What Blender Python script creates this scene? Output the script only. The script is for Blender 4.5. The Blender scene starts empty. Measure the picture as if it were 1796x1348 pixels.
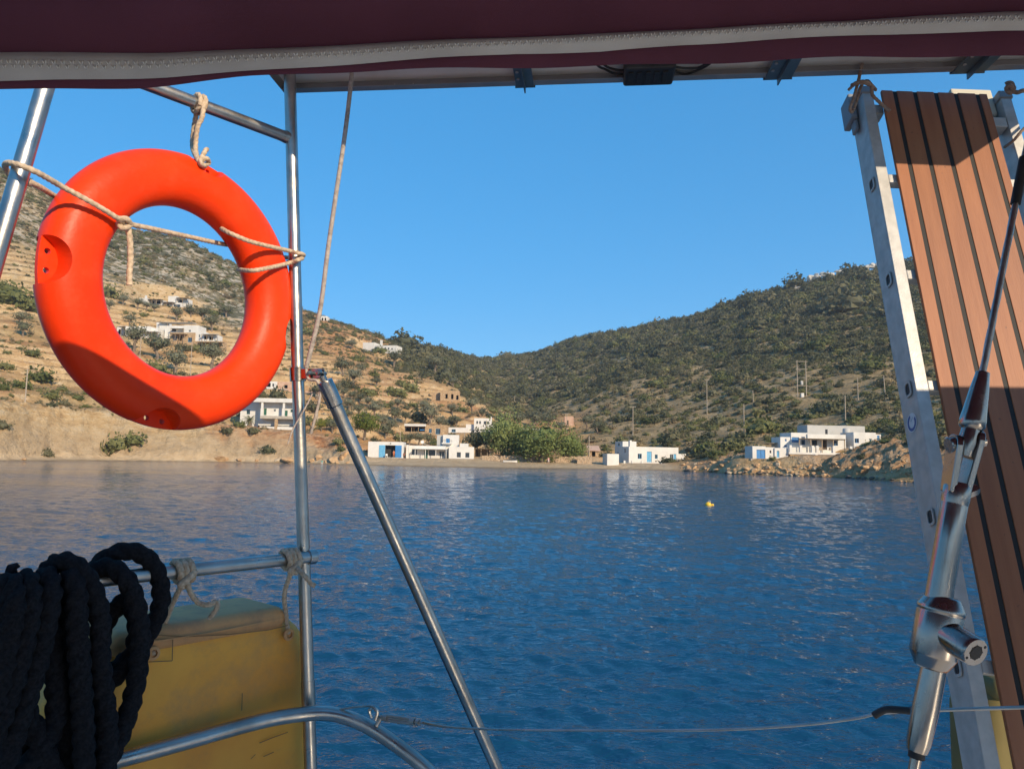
import bpy, bmesh, math, random
import numpy as np
from mathutils import Vector, Matrix
random.seed(7)
RNG = np.random.default_rng(11)
SC = bpy.context.scene
COL = SC.collection
# ------------------------------------------------------------------ camera
F = 1300.0; CX = 898.0; CY = 674.0; EYE = 3.0
PITCH = math.atan(123 / F); ROLL = math.radians(1.0)
_f = Vector((0, math.cos(PITCH), math.sin(PITCH)))
_r0 = Vector((1, 0, 0)); _u0 = Vector((0, -math.sin(PITCH), math.cos(PITCH)))
_r = _r0 * math.cos(ROLL) + _u0 * math.sin(ROLL)
_u = _u0 * math.cos(ROLL) - _r0 * math.sin(ROLL)
cam = bpy.data.cameras.new('camera'); camo = bpy.data.objects.new('camera', cam); COL.objects.link(camo)
cam.sensor_width = 36; cam.lens = 36 * F / 1796; cam.clip_start = 0.05; cam.clip_end = 6000
camo.matrix_world = Matrix(((_r.x, _u.x, -_f.x, 0), (_r.y, _u.y, -_f.y, 0), (_r.z, _u.z, -_f.z, EYE), (0, 0, 0, 1)))
SC.camera = camo
# ------------------------------------------------------------------ sky, sun, exposure
SUN_EL = math.radians(26.0); SUN_AZ = math.radians(38.0)      # sun behind the camera, to the right
world = bpy.data.worlds.new('World'); SC.world = world; world.use_nodes = True
_nt = world.node_tree
_sky = _nt.nodes.new('ShaderNodeTexSky'); _sky.sky_type = 'NISHITA'; _sky.sun_disc = False
_sky.sun_elevation = SUN_EL; _sky.sun_rotation = math.pi - SUN_AZ
_sky.air_density = 0.8; _sky.dust_density = 0.0; _sky.ozone_density = 10.0
_gm = _nt.nodes.new('ShaderNodeGamma'); _gm.inputs['Gamma'].default_value = 0.42      # soft tone curve of the whole sky
_hs = _nt.nodes.new('ShaderNodeHueSaturation'); _hs.inputs['Saturation'].default_value = 1.60; _hs.inputs['Value'].default_value = 1.95
_nt.links.new(_sky.outputs[0], _gm.inputs['Color']); _nt.links.new(_gm.outputs[0], _hs.inputs['Color'])
_nt.links.new(_hs.outputs[0], _nt.nodes['Background'].inputs[0])
_nt.nodes['Background'].inputs[1].default_value = 0.15
sl = bpy.data.lights.new('sun', 'SUN'); so = bpy.data.objects.new('sun', sl); COL.objects.link(so)
sl.energy = 3.8; sl.angle = math.radians(0.53); sl.color = (1.0, 0.82, 0.58)
SUND = Vector((math.sin(SUN_AZ) * math.cos(SUN_EL), -math.cos(SUN_AZ) * math.cos(SUN_EL), math.sin(SUN_EL)))
so.rotation_euler = SUND.to_track_quat('Z', 'Y').to_euler()
so.location = SUND * 50
SC.view_settings.view_transform = 'Standard'; SC.view_settings.look = 'None'
SC.view_settings.exposure = 0.68; SC.view_settings.gamma = 1.0
SC.cycles.max_bounces = 8; SC.cycles.transparent_max_bounces = 8

# ------------------------------------------------------------------ helpers
def raydir(px, py):
    d = _f + _r * ((px - CX) / F) + _u * (-(py - CY) / F)
    return d / d.y
def P(px, py, Y):
    """world point on the pixel's ray at depth Y (metres ahead of the camera)"""
    d = raydir(px, py) * Y
    return Vector((d.x, d.y, d.z + EYE))
def mpp(Y): return Y / F
def water_point(px, py):
    d = raydir(px, py); return P(px, py, -EYE / d.z)

_mats = {}
def N(nt, t, **kw):
    n = nt.nodes.new(t)
    for k, v in kw.items():
        if k in n.inputs.keys(): n.inputs[k].default_value = v
        else: setattr(n, k, v)
    return n
def rgba(c): return (c[0], c[1], c[2], 1.0)
def mat(name, c1, c2=None, rough=0.6, metal=0.0, scale=8.0, bump=0.0, bscale=None, detail=5.0, spec=None, rvar=0.0, stretch=None, ramp=(0.35, 0.65), coord='Object', dirt=None, dirt_scale=3.0, dirt_amt=0.5):
    """generic procedural material: two-tone noise colour, optional dirt, roughness variation and bump"""
    if name in _mats: return _mats[name]
    m = bpy.data.materials.new(name); m.use_nodes = True; nt = m.node_tree
    b = nt.nodes['Principled BSDF']; L = nt.links.new
    b.inputs['Metallic'].default_value = metal; b.inputs['Roughness'].default_value = rough
    if spec is not None: b.inputs['Specular IOR Level'].default_value = spec
    tc = N(nt, 'ShaderNodeTexCoord'); mp = N(nt, 'ShaderNodeMapping')
    if stretch: mp.inputs['Scale'].default_value = stretch
    if coord == 'World':
        gp = N(nt, 'ShaderNodeNewGeometry'); L(gp.outputs['Position'], mp.inputs['Vector'])
    else: L(tc.outputs[coord], mp.inputs['Vector'])
    nz = N(nt, 'ShaderNodeTexNoise', Scale=scale, Detail=detail); L(mp.outputs[0], nz.inputs['Vector'])
    cr = N(nt, 'ShaderNodeValToRGB')
    cr.color_ramp.elements[0].position = ramp[0]; cr.color_ramp.elements[1].position = ramp[1]
    cr.color_ramp.elements[0].color = rgba(c1); cr.color_ramp.elements[1].color = rgba(c2 or c1)
    L(nz.outputs['Fac'], cr.inputs[0]); out = cr.outputs[0]
    if dirt:
        n2 = N(nt, 'ShaderNodeTexNoise', Scale=dirt_scale, Detail=8.0, Roughness=0.7); L(mp.outputs[0], n2.inputs['Vector'])
        r2 = N(nt, 'ShaderNodeMapRange'); r2.inputs[1].default_value = 0.5; r2.inputs[2].default_value = 0.75; r2.inputs[4].default_value = dirt_amt
        L(n2.outputs['Fac'], r2.inputs[0])
        mx = N(nt, 'ShaderNodeMix', data_type='RGBA'); L(r2.outputs[0], mx.inputs[0]); L(out, mx.inputs[6]); mx.inputs[7].default_value = rgba(dirt)
        out = mx.outputs[2]
    L(out, b.inputs['Base Color'])
    if rvar:
        r3 = N(nt, 'ShaderNodeMapRange'); r3.inputs[1].default_value = 0.3; r3.inputs[2].default_value = 0.7
        r3.inputs[3].default_value = max(0.02, rough - rvar); r3.inputs[4].default_value = rough + rvar
        n3 = N(nt, 'ShaderNodeTexNoise', Scale=scale * 1.7, Detail=6.0); L(mp.outputs[0], n3.inputs['Vector'])
        L(n3.outputs['Fac'], r3.inputs[0]); L(r3.outputs[0], b.inputs['Roughness'])
    if bump:
        n4 = N(nt, 'ShaderNodeTexNoise', Scale=bscale or scale * 4, Detail=6.0); L(mp.outputs[0], n4.inputs['Vector'])
        bp = N(nt, 'ShaderNodeBump', Strength=1.0, Distance=bump); L(n4.outputs['Fac'], bp.inputs['Height']); L(bp.outputs[0], b.inputs['Normal'])
    _mats[name] = m
    return m

def mesh_obj(name, verts, faces, m=None, parent=None, smooth=False, link=True, mats=None, midx=None):
    me = bpy.data.meshes.new(name)
    me.from_pydata([tuple(v) for v in verts], [], faces)
    if smooth: me.polygons.foreach_set('use_smooth', [True] * len(me.polygons))
    for mm in (mats or ([m] if m else [])): me.materials.append(mm)
    if midx is not None: me.polygons.foreach_set('material_index', midx)
    me.update()
    o = bpy.data.objects.new(name, me)
    if link: COL.objects.link(o)
    if parent: o.parent = parent
    return o
def obj_of(name, me, parent=None):
    o = bpy.data.objects.new(name, me); COL.objects.link(o)
    if parent: o.parent = parent
    return o
def thing(name, label, cat, loc=(0, 0, 0), rz=0.0, group=None):
    o = bpy.data.objects.new(name, None); COL.objects.link(o); o.empty_display_size = 0.1
    o.location = loc; o.rotation_euler = (0, 0, rz)
    return tag(o, label, cat, group)
def tag(o, label, cat, group=None):
    o['label'] = label; o['category'] = cat
    if group: o['group'] = group
    return o
def copy_tree(o, parent=None):
    c = o.copy(); COL.objects.link(c); c.parent = parent
    for ch in o.children: copy_tree(ch, c)
    return c
class MB:
    """collects shapes into one mesh"""
    def __init__(s): s.v = []; s.f = []
    def add(s, v, f):
        k = len(s.v); s.v += [tuple(p) for p in v]; s.f += [tuple(i + k for i in q) for q in f]; return s
    def box(s, x0, x1, y0, y1, z0, z1, M=None):
        v = [Vector(p) for p in ((x0, y0, z0), (x1, y0, z0), (x1, y1, z0), (x0, y1, z0), (x0, y0, z1), (x1, y0, z1), (x1, y1, z1), (x0, y1, z1))]
        if M: v = [M @ p for p in v]
        return s.add(v, [(0, 3, 2, 1), (4, 5, 6, 7), (0, 1, 5, 4), (1, 2, 6, 5), (2, 3, 7, 6), (3, 0, 4, 7)])
    def tube(s, pts, r, seg=12, cap=True, closed=False, mod=None):
        v, f = tube_geo(pts, r, seg, cap, closed, mod); return s.add(v, f)
    def build(s, name, m, parent=None, smooth=False, bevel=0.0, bseg=2, autosmooth=None):
        o = mesh_obj(name, s.v, s.f, m, parent, smooth)
        if bevel:
            b = o.modifiers.new('bevel', 'BEVEL'); b.width = bevel; b.segments = bseg; b.limit_method = 'ANGLE'
        if autosmooth: shade_angle(o.data, autosmooth)
        return o
def shade_angle(me, deg=35):
    me.polygons.foreach_set('use_smooth', [True] * len(me.polygons))
    bm = bmesh.new(); bm.from_mesh(me)
    lim = math.radians(deg)
    for e in bm.edges:
        if len(e.link_faces) == 2 and e.calc_face_angle(0) > lim: e.smooth = False
    bm.to_mesh(me); bm.free(); me.update()
def catmull(pts, n=8, closed=False):
    P_ = [Vector(p) for p in pts]; out = []; m = len(P_)
    rng = range(m) if closed else range(m - 1)
    for i in rng:
        if closed: a, b, c, d = P_[i - 1], P_[i], P_[(i + 1) % m], P_[(i + 2) % m]
        else: a, b, c, d = P_[max(i - 1, 0)], P_[i], P_[i + 1], P_[min(i + 2, m - 1)]
        for k in range(n):
            t = k / n
            out.append(0.5 * ((2 * b) + (c - a) * t + (2 * a - 5 * b + 4 * c - d) * t * t + (3 * b - a - 3 * c + d) * t ** 3))
    if not closed: out.append(P_[-1].copy())
    return out
def resample(pts, step):
    out = [pts[0].copy()]; acc = 0.0
    for a, b in zip(pts, pts[1:]):
        d = (b - a).length
        if d < 1e-9: continue
        t = step - acc
        while t <= d:
            out.append(a.lerp(b, t / d)); t += step
        acc = d - (t - step)
    out.append(pts[-1].copy())
    return out
def tube_geo(pts, r, seg=12, cap=True, closed=False, mod=None):
    pts = [Vector(p) for p in pts]; n = len(pts)
    rs = r if isinstance(r, (list, tuple)) else [r] * n
    tang = []
    for i in range(n):
        a = pts[i - 1] if (i > 0 or closed) else pts[i]; b = pts[(i + 1) % n] if (i < n - 1 or closed) else pts[i]
        t = (b - a); tang.append(t.normalized() if t.length > 1e-9 else Vector((0, 0, 1)))
    up = Vector((0, 0, 1)) if abs(tang[0].z) < 0.9 else Vector((1, 0, 0))
    nrm = (up - tang[0] * up.dot(tang[0])).normalized()
    v = []; s = 0.0
    for i in range(n):
        if i:
            s += (pts[i] - pts[i - 1]).length
            nrm = nrm - tang[i] * nrm.dot(tang[i])
            nrm = nrm.normalized() if nrm.length > 1e-9 else tang[i].orthogonal().normalized()
        bi = tang[i].cross(nrm)
        for k in range(seg):
            a = 2 * math.pi * k / seg
            rr = rs[i] * (mod(a, s) if mod else 1.0)
            v.append(pts[i] + nrm * (math.cos(a) * rr) + bi * (math.sin(a) * rr))
    f = []
    for i in range(n if closed else n - 1):
        j = (i + 1) % n
        for k in range(seg):
            k2 = (k + 1) % seg
            f.append((i * seg + k, i * seg + k2, j * seg + k2, j * seg + k))
    if cap and not closed:
        f.append(tuple(reversed(range(seg)))); f.append(tuple((n - 1) * seg + k for k in range(seg)))
    return v, f
def tube(name, pts, r, m, parent=None, seg=16, closed=False):
    v, f = tube_geo(pts, r, seg, True, closed); o = mesh_obj(name, v, f, m, parent); shade_angle(o.data, 40); return o
def rope_geo(pts, r, pitch=None, seg=15, strands=3, depth=0.20, step=None, closed=False, fuzz=0.0):
    pitch = pitch or r * 7
    path = resample(catmull(pts, 10, closed), step or r * 0.6)
    def mod(a, s):
        w = abs(math.cos(strands * 0.5 * (a - 2 * math.pi * s / pitch)))
        return 1.0 - depth + depth * 1.5 * w ** 0.8 + (random.uniform(-fuzz, fuzz) if fuzz else 0)
    return tube_geo(path, r, seg, True, closed, mod)
def rope(name, pts, r, m, parent=None, **kw):
    v, f = rope_geo(pts, r, **kw); return mesh_obj(name, v, f, m, parent, smooth=True)
def lathe(name, prof, seg, m, parent=None, M=None, smooth=40):
    """prof: (radius, height) list turned about local z"""
    v = []; f = []; n = len(prof)
    for r_, z in prof:
        for k in range(seg):
            a = 2 * math.pi * k / seg; v.append(Vector((r_ * math.cos(a), r_ * math.sin(a), z)))
    for i in range(n - 1):
        for k in range(seg):
            k2 = (k + 1) % seg; f.append((i * seg + k, i * seg + k2, (i + 1) * seg + k2, (i + 1) * seg + k))
    f.append(tuple(reversed(range(seg)))); f.append(tuple((n - 1) * seg + k for k in range(seg)))
    if M: v = [M @ p for p in v]
    o = mesh_obj(name, v, f, m, parent); shade_angle(o.data, smooth); return o
def axis_matrix(a, b):
    """matrix whose local z runs from a to b, origin a"""
    a = Vector(a); b = Vector(b)
    q = (b - a).to_track_quat('Z', 'Y'); return Matrix.Translation(a) @ q.to_matrix().to_4x4()
# smooth value noise for the land
def _hash(ix, iy, s):
    h = (ix.astype(np.int64) * 374761393 + iy.astype(np.int64) * 668265263 + s * 982451653) & 0x7fffffff
    h = ((h ^ (h >> 13)) * 1274126177) & 0x7fffffff
    return ((h ^ (h >> 16)) & 0xffff) / 65535.0
def vnoise(x, y, s=0):
    x = np.asarray(x, float); y = np.asarray(y, float)
    ix = np.floor(x); iy = np.floor(y); fx = x - ix; fy = y - iy
    fx = fx * fx * (3 - 2 * fx); fy = fy * fy * (3 - 2 * fy)
    a = _hash(ix, iy, s); b = _hash(ix + 1, iy, s); c = _hash(ix, iy + 1, s); d = _hash(ix + 1, iy + 1, s)
    return (a + (b - a) * fx) * (1 - fy) + (c + (d - c) * fx) * fy
def fbm(x, y, s=0, o=4):
    t = 0; a = 0.5; n = 0
    for i in range(o): t = t + a * vnoise(x * 2 ** i, y * 2 ** i, s + i * 17); n += a; a *= 0.5
    return t / n
def sstep(a, b, x): t = np.clip((x - a) / (b - a), 0, 1); return t * t * (3 - 2 * t)
# ------------------------------------------------------------------ the land: heights from a table of (pixel row, depth) along a few bearings
LAND = {   # px: waterline row, then (row, depth) of shore foot, bluff top, low slope, mid slope, upper slope, ridge
    -420: (806, (798, 140), (700, 146), (600, 205), (470, 280), (300, 360), (150, 460)),
    0:    (808, (801, 150), (716, 155), (640, 215), (520, 290), (400, 370), (288, 470)),
    100:  (808, (801, 164), (724, 169), (645, 228), (540, 305), (440, 390), (350, 495)),
    200:  (808, (801, 174), (733, 179), (652, 240), (560, 320), (470, 410), (388, 520)),
    300:  (809, (802, 178), (746, 183), (672, 240), (585, 325), (490, 420), (402, 525)),
    400:  (810, (804, 183), (757, 188), (690, 240), (612, 330), (530, 430), (450, 530)),
    520:  (812, (806, 183), (769, 189), (720, 235), (650, 320), (590, 420), (530, 520)),
    620:  (815, (808, 177), (780, 187), (735, 235), (672, 310), (614, 410), (566, 510)),
    700:  (817, (808, 178), (799, 192), (742, 250), (682, 330), (634, 430), (596, 520)),
    780:  (819, (810, 178), (803, 194), (752, 262), (696, 345), (648, 420), (612, 640)),
    850:  (820, (811, 178), (803, 196), (762, 262), (708, 340), (700, 470), (626, 800)),
    930:  (821, (812, 180), (804, 196), (768, 255), (740, 320), (716, 450), (614, 800)),
    1000: (822, (814, 180), (806, 196), (776, 240), (742, 320), (682, 480), (588, 750)),
    1100: (823, (817, 182), (811, 190), (772, 228), (722, 310), (652, 450), (569, 680)),
    1200: (826, (820, 170), (808, 178), (766, 215), (712, 290), (632, 420), (552, 620)),
    1320: (831, (822, 150), (804, 158), (760, 195), (702, 260), (612, 390), (512, 560)),
    1450: (837, (828, 134), (795, 146), (752, 185), (692, 245), (592, 370), (474, 530)),
    1540: (842, (831, 118), (788, 132), (745, 175), (682, 236), (582, 360), (459, 515)),
    1650: (850, (834, 106), (778, 121), (735, 165), (668, 230), (565, 350), (445, 500)),
    1800: (860, (842, 95), (772, 110), (720, 150), (645, 215), (535, 330), (410, 480)),
    2200: (880, (850, 80), (760, 95), (700, 135), (610, 200), (480, 310), (340, 450)),
}
_us = []; _Y = []; _Z = []
for px in sorted(LAND):
    row = LAND[px]; ym = 700
    d0 = raydir(px, row[0]); Y0 = -EYE / d0.z
    ys = [Y0]; zs = [0.0]
    for (py, Yd) in row[1:]:
        d = raydir(px, py); Yd = max(Yd, ys[-1] + 2.0); ys.append(Yd); zs.append(EYE + d.z * Yd)
    _us.append(raydir(px, 720).x); _Y.append(ys); _Z.append(zs)
_us = np.array(_us); _Y = np.array(_Y); _Z = np.array(_Z)
UG = np.linspace(-1.05, 1.05, 1051)
def _smooth(a, k=13):
    ker = np.hanning(k + 2)[1:-1]; ker /= ker.sum(); p = np.pad(a, k // 2, mode='edge'); return np.convolve(p, ker, 'valid')
YK = np.stack([_smooth(np.interp(UG, _us, _Y[:, k])) for k in range(7)]); ZK = np.stack([_smooth(np.interp(UG, _us, _Z[:, k])) for k in range(7)])
PADS = []      # (x, y, radius, z): level ground under a building
def _uinterp(T, u): return np.stack([np.interp(u, UG, T[k]) for k in range(7)])
def land(u, Y, pads=True):
    u = np.asarray(u, float); Y = np.asarray(Y, float)
    yk = _uinterp(YK, u); zk = _uinterp(ZK, u)
    xs = u * Y
    # shoreline wobble
    wob = (fbm(xs * 0.07, Y * 0.07, 3, 3) - 0.5) * 5.0
    def ev(Yq):
        z = np.where(Yq < yk[0], (Yq - yk[0]) * 0.12, 0.0)
        for k in range(6):
            t = np.clip((Yq - yk[k]) / (yk[k + 1] - yk[k]), 0, 1)
            z = np.where(Yq >= yk[k], zk[k] + (zk[k + 1] - zk[k]) * t, z)
        beyond = np.clip(Yq - yk[6], 0, None)
        return z - beyond * 0.22 - np.where(beyond > 0, 0.0006 * beyond ** 2, 0)
    sm = sstep(yk[2] * 1.03, yk[2] * 1.25, Y)
    z = ev(Y + wob * (1 - sm) * 0.5)
    zs_ = (ev(Y * 0.94) + ev(Y * 0.97) + ev(Y) + ev(Y * 1.03) + ev(Y * 1.06)) / 5
    z = z * (1 - sm) + zs_ * sm
    up = sstep(yk[1], yk[2] * 1.1, Y)
    left = 1 - sstep(-0.02, 0.10, u)
    # gullies and lumps
    z = z + up * ((fbm(xs * 0.018, Y * 0.018, 5, 4) - 0.5) * 9 * sstep(yk[2], yk[4], Y) * (1 - 0.85 * sstep(yk[5], yk[6] * 0.97, Y)) + (fbm(xs * 0.12, Y * 0.12, 9, 4) - 0.5) * 2.0)
    # bare bluffs: broken rock
    bl = sstep(yk[1] * 0.985, yk[1], Y) * (1 - sstep(yk[2], yk[2] * 1.06, Y))
    rk = np.abs(fbm(xs * 0.22 + Y * 0.05, Y * 0.22, 21, 5) - 0.5) * 2
    blufft = sstep(0.24, 0.30, u) + (1 - sstep(-0.22, -0.17, u))
    z = z + bl * blufft * ((0.5 - rk) * 3.0 + (0.5 - np.abs(fbm(xs * 0.6 + 7, Y * 0.6, 27, 3) - 0.5) * 3.2) * 0.7)
    # dry-stone terraces on the left slope
    stp = 3.4; zz = z + (fbm(xs * 0.02, Y * 0.02, 31, 3) - 0.5) * 11
    q = zz / stp; fl = np.floor(q); fr = q - fl
    te = (fl + fr * 0.38 * (fr < 0.80) + (fr >= 0.80) * (0.304 + (fr - 0.80) / 0.20 * 0.696)) * stp - (zz - z)
    tm = left * sstep(yk[2] * 1.02, yk[2] * 1.1, Y) * (1 - sstep(yk[4], yk[5], Y)) * sstep(0.30, 0.5, fbm(xs * 0.015, Y * 0.015, 41, 2) + 0.12)
    z = z + (te - z) * tm * 0.9
    if pads:
        for (X0, Y0, R, Zp) in PADS:
            d = np.hypot(xs - X0, Y - Y0); w = 1 - sstep(R, R * 1.7 + 1.5, d)
            z = z * (1 - w) + Zp * w
    return z
def hit(px, py, Ymin=70, Ymax=1000):
    """where the pixel's ray meets the land"""
    d = raydir(px, py); Ys = np.geomspace(Ymin, Ymax, 1500)
    z = land(np.full_like(Ys, d.x), Ys); below = (EYE + d.z * Ys) <= np.maximum(z, 0)
    i = int(np.argmax(below)) if below.any() else len(Ys) - 1
    return P(px, py, Ys[i])
def ground(x, y): return float(land(np.array([x / y]), np.array([y]))[0])
def pad_at(px, py, Y, R):
    p = P(px, py, Y); PADS.append((p.x, p.y + R * 0.7, R, p.z)); return p
# level ground under the buildings (pixel of the front, row of the base, depth, radius)
SITES = dict(boathouse=(676, 802, 184, 6.0), low_house=(748, 804, 186, 6.5), cube_house=(806, 804, 186, 5.5), shed=(850, 801, 191, 4.0),
    stone_house=(748, 763, 236, 8.0), tower=(835, 759, 250, 8.5), wall_house=(940, 758, 268, 6.0), mid_house=(1140, 812, 187, 9.5),
    hut=(1041, 801, 197, 3.0), main=(1455, 792, 150, 8.5), main_end=(1520, 786, 150, 5.0), main_front=(1412, 798, 142, 4.5), main_front_b=(1462, 798, 142, 4.5), boat_shed=(1347, 804, 146, 5.0), villa=(468, 753, 201, 9.0),
    up_a=(290, 540, 368, 14.0), up_b=(243, 593, 300, 10.0), up_c=(330, 609, 300, 14.0), hill_house=(670, 619, 425, 13.0),
    ruin=(784, 703, 335, 8.0), pink=(500, 688, 268, 12.0), pink_hut=(998, 746, 310, 3.0), high=(568, 563, 480, 4.0))
for k_, (a_, b_, c_, d_) in SITES.items(): pad_at(a_, b_, c_, d_)

# ------------------------------------------------------------------ ground material and sheet
def ground_material():
    m = bpy.data.materials.new('hillside_ground'); m.use_nodes = True; nt = m.node_tree; L = nt.links.new
    b = nt.nodes['Principled BSDF']; b.inputs['Roughness'].default_value = 0.95; b.inputs['Specular IOR Level'].default_value = 0.15
    at = N(nt, 'ShaderNodeAttribute', attribute_name='zone'); sp = N(nt, 'ShaderNodeSeparateColor'); L(at.outputs['Color'], sp.inputs[0])
    g = N(nt, 'ShaderNodeNewGeometry'); pos = g.outputs['Position']
    def noise(sc, det=6, rough=0.6):
        n = N(nt, 'ShaderNodeTexNoise', Scale=sc, Detail=float(det), Roughness=rough); L(pos, n.inputs['Vector']); return n.outputs['Fac']
    def ramp(fac, stops):
        r = N(nt, 'ShaderNodeValToRGB'); els = r.color_ramp.elements
        while len(els) < len(stops): els.new(0.5)
        for e, (p, c) in zip(els, stops): e.position = p; e.color = rgba(c)
        L(fac, r.inputs[0]); return r.outputs[0]
    def rng(fac, a, bb, lo=0.0, hi=1.0):
        r = N(nt, 'ShaderNodeMapRange'); r.inputs[1].default_value = a; r.inputs[2].default_value = bb; r.inputs[3].default_value = lo; r.inputs[4].default_value = hi
        L(fac, r.inputs[0]); return r.outputs[0]
    def mix(f, a, bb):
        x = N(nt, 'ShaderNodeMix', data_type='RGBA'); L(f, x.inputs[0]); L(a, x.inputs[6]); L(bb, x.inputs[7]); return x.outputs[2]
    def mul(a, bb):
        x = N(nt, 'ShaderNodeMath', operation='MULTIPLY'); L(a, x.inputs[0])
        if isinstance(bb, float): x.inputs[1].default_value = bb
        else: L(bb, x.inputs[1])
        return x.outputs[0]
    dry = ramp(noise(0.09, 9, 0.68), [(0.30, (0.22, 0.14, 0.060)), (0.46, (0.40, 0.255, 0.112)), (0.58, (0.50, 0.34, 0.16)), (0.72, (0.36, 0.265, 0.115))])
    tuft = rng(noise(0.9, 5, 0.7), 0.56, 0.66); dry = mix(mul(tuft, 0.75), dry, ramp(noise(0.3), [(0.4, (0.16, 0.12, 0.05)), (0.6, (0.10, 0.095, 0.04))]))
    red = ramp(noise(0.25, 8, 0.7), [(0.3, (0.30, 0.13, 0.055)), (0.5, (0.47, 0.24, 0.105)), (0.68, (0.54, 0.34, 0.17))])
    lime = ramp(noise(0.22, 9, 0.75), [(0.3, (0.27, 0.22, 0.155)), (0.5, (0.40, 0.345, 0.265)), (0.7, (0.50, 0.455, 0.375))])
    limeveg = rng(noise(0.16, 7, 0.65), 0.44, 0.50); lime = mix(mul(limeveg, 0.9), lime, ramp(noise(0.6), [(0.4, (0.055, 0.06, 0.028)), (0.6, (0.11, 0.10, 0.05))]))
    scr = ramp(noise(0.14, 9, 0.7), [(0.3, (0.15, 0.11, 0.052)), (0.45, (0.28, 0.20, 0.10)), (0.58, (0.40, 0.28, 0.145)), (0.75, (0.48, 0.38, 0.24))])
    scr = mix(mul(tuft, 0.6), scr, ramp(noise(0.4), [(0.4, (0.10, 0.085, 0.045)), (0.6, (0.15, 0.13, 0.065))])); rub = rng(noise(0.55, 7, 0.75), 0.58, 0.64); scr = mix(mul(rub, 0.7), scr, lime)
    sand = ramp(noise(0.5, 6), [(0.35, (0.45, 0.32, 0.19)), (0.65, (0.56, 0.42, 0.265))])
    # layered bare rock for bluffs
    w = N(nt, 'ShaderNodeTexNoise', Scale=0.35, Detail=8.0, Roughness=0.72); mp = N(nt, 'ShaderNodeMapping'); mp.inputs['Rotation'].default_value = (0.25, 0.6, 0.2); mp.inputs['Scale'].default_value = (0.7, 0.7, 2.2)
    L(pos, mp.inputs[0]); L(mp.outputs[0], w.inputs['Vector'])
    rock = ramp(w.outputs['Fac'], [(0.30, (0.20, 0.12, 0.058)), (0.41, (0.46, 0.30, 0.145)), (0.54, (0.58, 0.42, 0.235)), (0.70, (0.60, 0.50, 0.36))])
    rockred = ramp(w.outputs['Fac'], [(0.30, (0.18, 0.075, 0.035)), (0.44, (0.46, 0.215, 0.095)), (0.54, (0.56, 0.34, 0.185)), (0.70, (0.60, 0.45, 0.31))])
    blob = rng(noise(0.03, 3), 0.45, 0.6)
    soil = mix(mul(blob, 0.7), dry, red)
    soil = mix(sp.outputs['Blue'], soil, red)
    base = mix(sp.outputs['Red'], soil, lime)
    base = mix(sp.outputs['Green'], base, scr)
    # stone walls and outcrops where the ground is steep
    sx = N(nt, 'ShaderNodeSeparateXYZ'); L(g.outputs['True Normal'], sx.inputs[0])
    steep = rng(sx.outputs['Z'], 0.86, 0.70)
    vor = N(nt, 'ShaderNodeTexVoronoi', Scale=1.6); L(pos, vor.inputs['Vector'])
    wallc = mix(rng(vor.outputs['Distance'], 0.1, 0.5), ramp(vor.outputs['Color'], [(0.2, (0.36, 0.225, 0.11)), (0.8, (0.5, 0.345, 0.185))]), rock)
    at2 = N(nt, 'ShaderNodeAttribute', attribute_name='bluff'); s2 = N(nt, 'ShaderNodeSeparateColor'); L(at2.outputs['Color'], s2.inputs[0])
    sc_keep = N(nt, 'ShaderNodeMath', operation='SUBTRACT'); sc_keep.inputs[0].default_value = 1.0; L(sp.outputs['Green'], sc_keep.inputs[1])
    base = mix(mul(steep, mul(sc_keep.outputs[0], 0.8)), base, wallc)
    bluff = mix(s2.outputs['Green'], rock, rockred)
    base = mix(s2.outputs['Red'], base, bluff)
    base = mix(s2.outputs['Blue'], base, sand)
    # wet dark band just above the water
    pz = N(nt, 'ShaderNodeSeparateXYZ'); L(pos, pz.inputs[0])
    wet = rng(pz.outputs['Z'], 0.30, 0.12, 0.0, 0.55)
    dk = N(nt, 'ShaderNodeMix', data_type='RGBA', blend_type='MULTIPLY'); L(wet, dk.inputs[0]); L(base, dk.inputs[6]); dk.inputs[7].default_value = (0.35, 0.33, 0.28, 1)
    L(dk.outputs[2], b.inputs['Base Color'])
    hm = N(nt, 'ShaderNodeMath', operation='ADD'); L(noise(0.7, 8, 0.7), hm.inputs[0]); L(mul(w.outputs['Fac'], mul(s2.outputs['Red'], 1.6)), hm.inputs[1])
    bp = N(nt, 'ShaderNodeBump', Strength=1.0, Distance=1.0); L(hm.outputs[0], bp.inputs['Height']); L(bp.outputs[0], b.inputs['Normal'])
    return m
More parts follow.
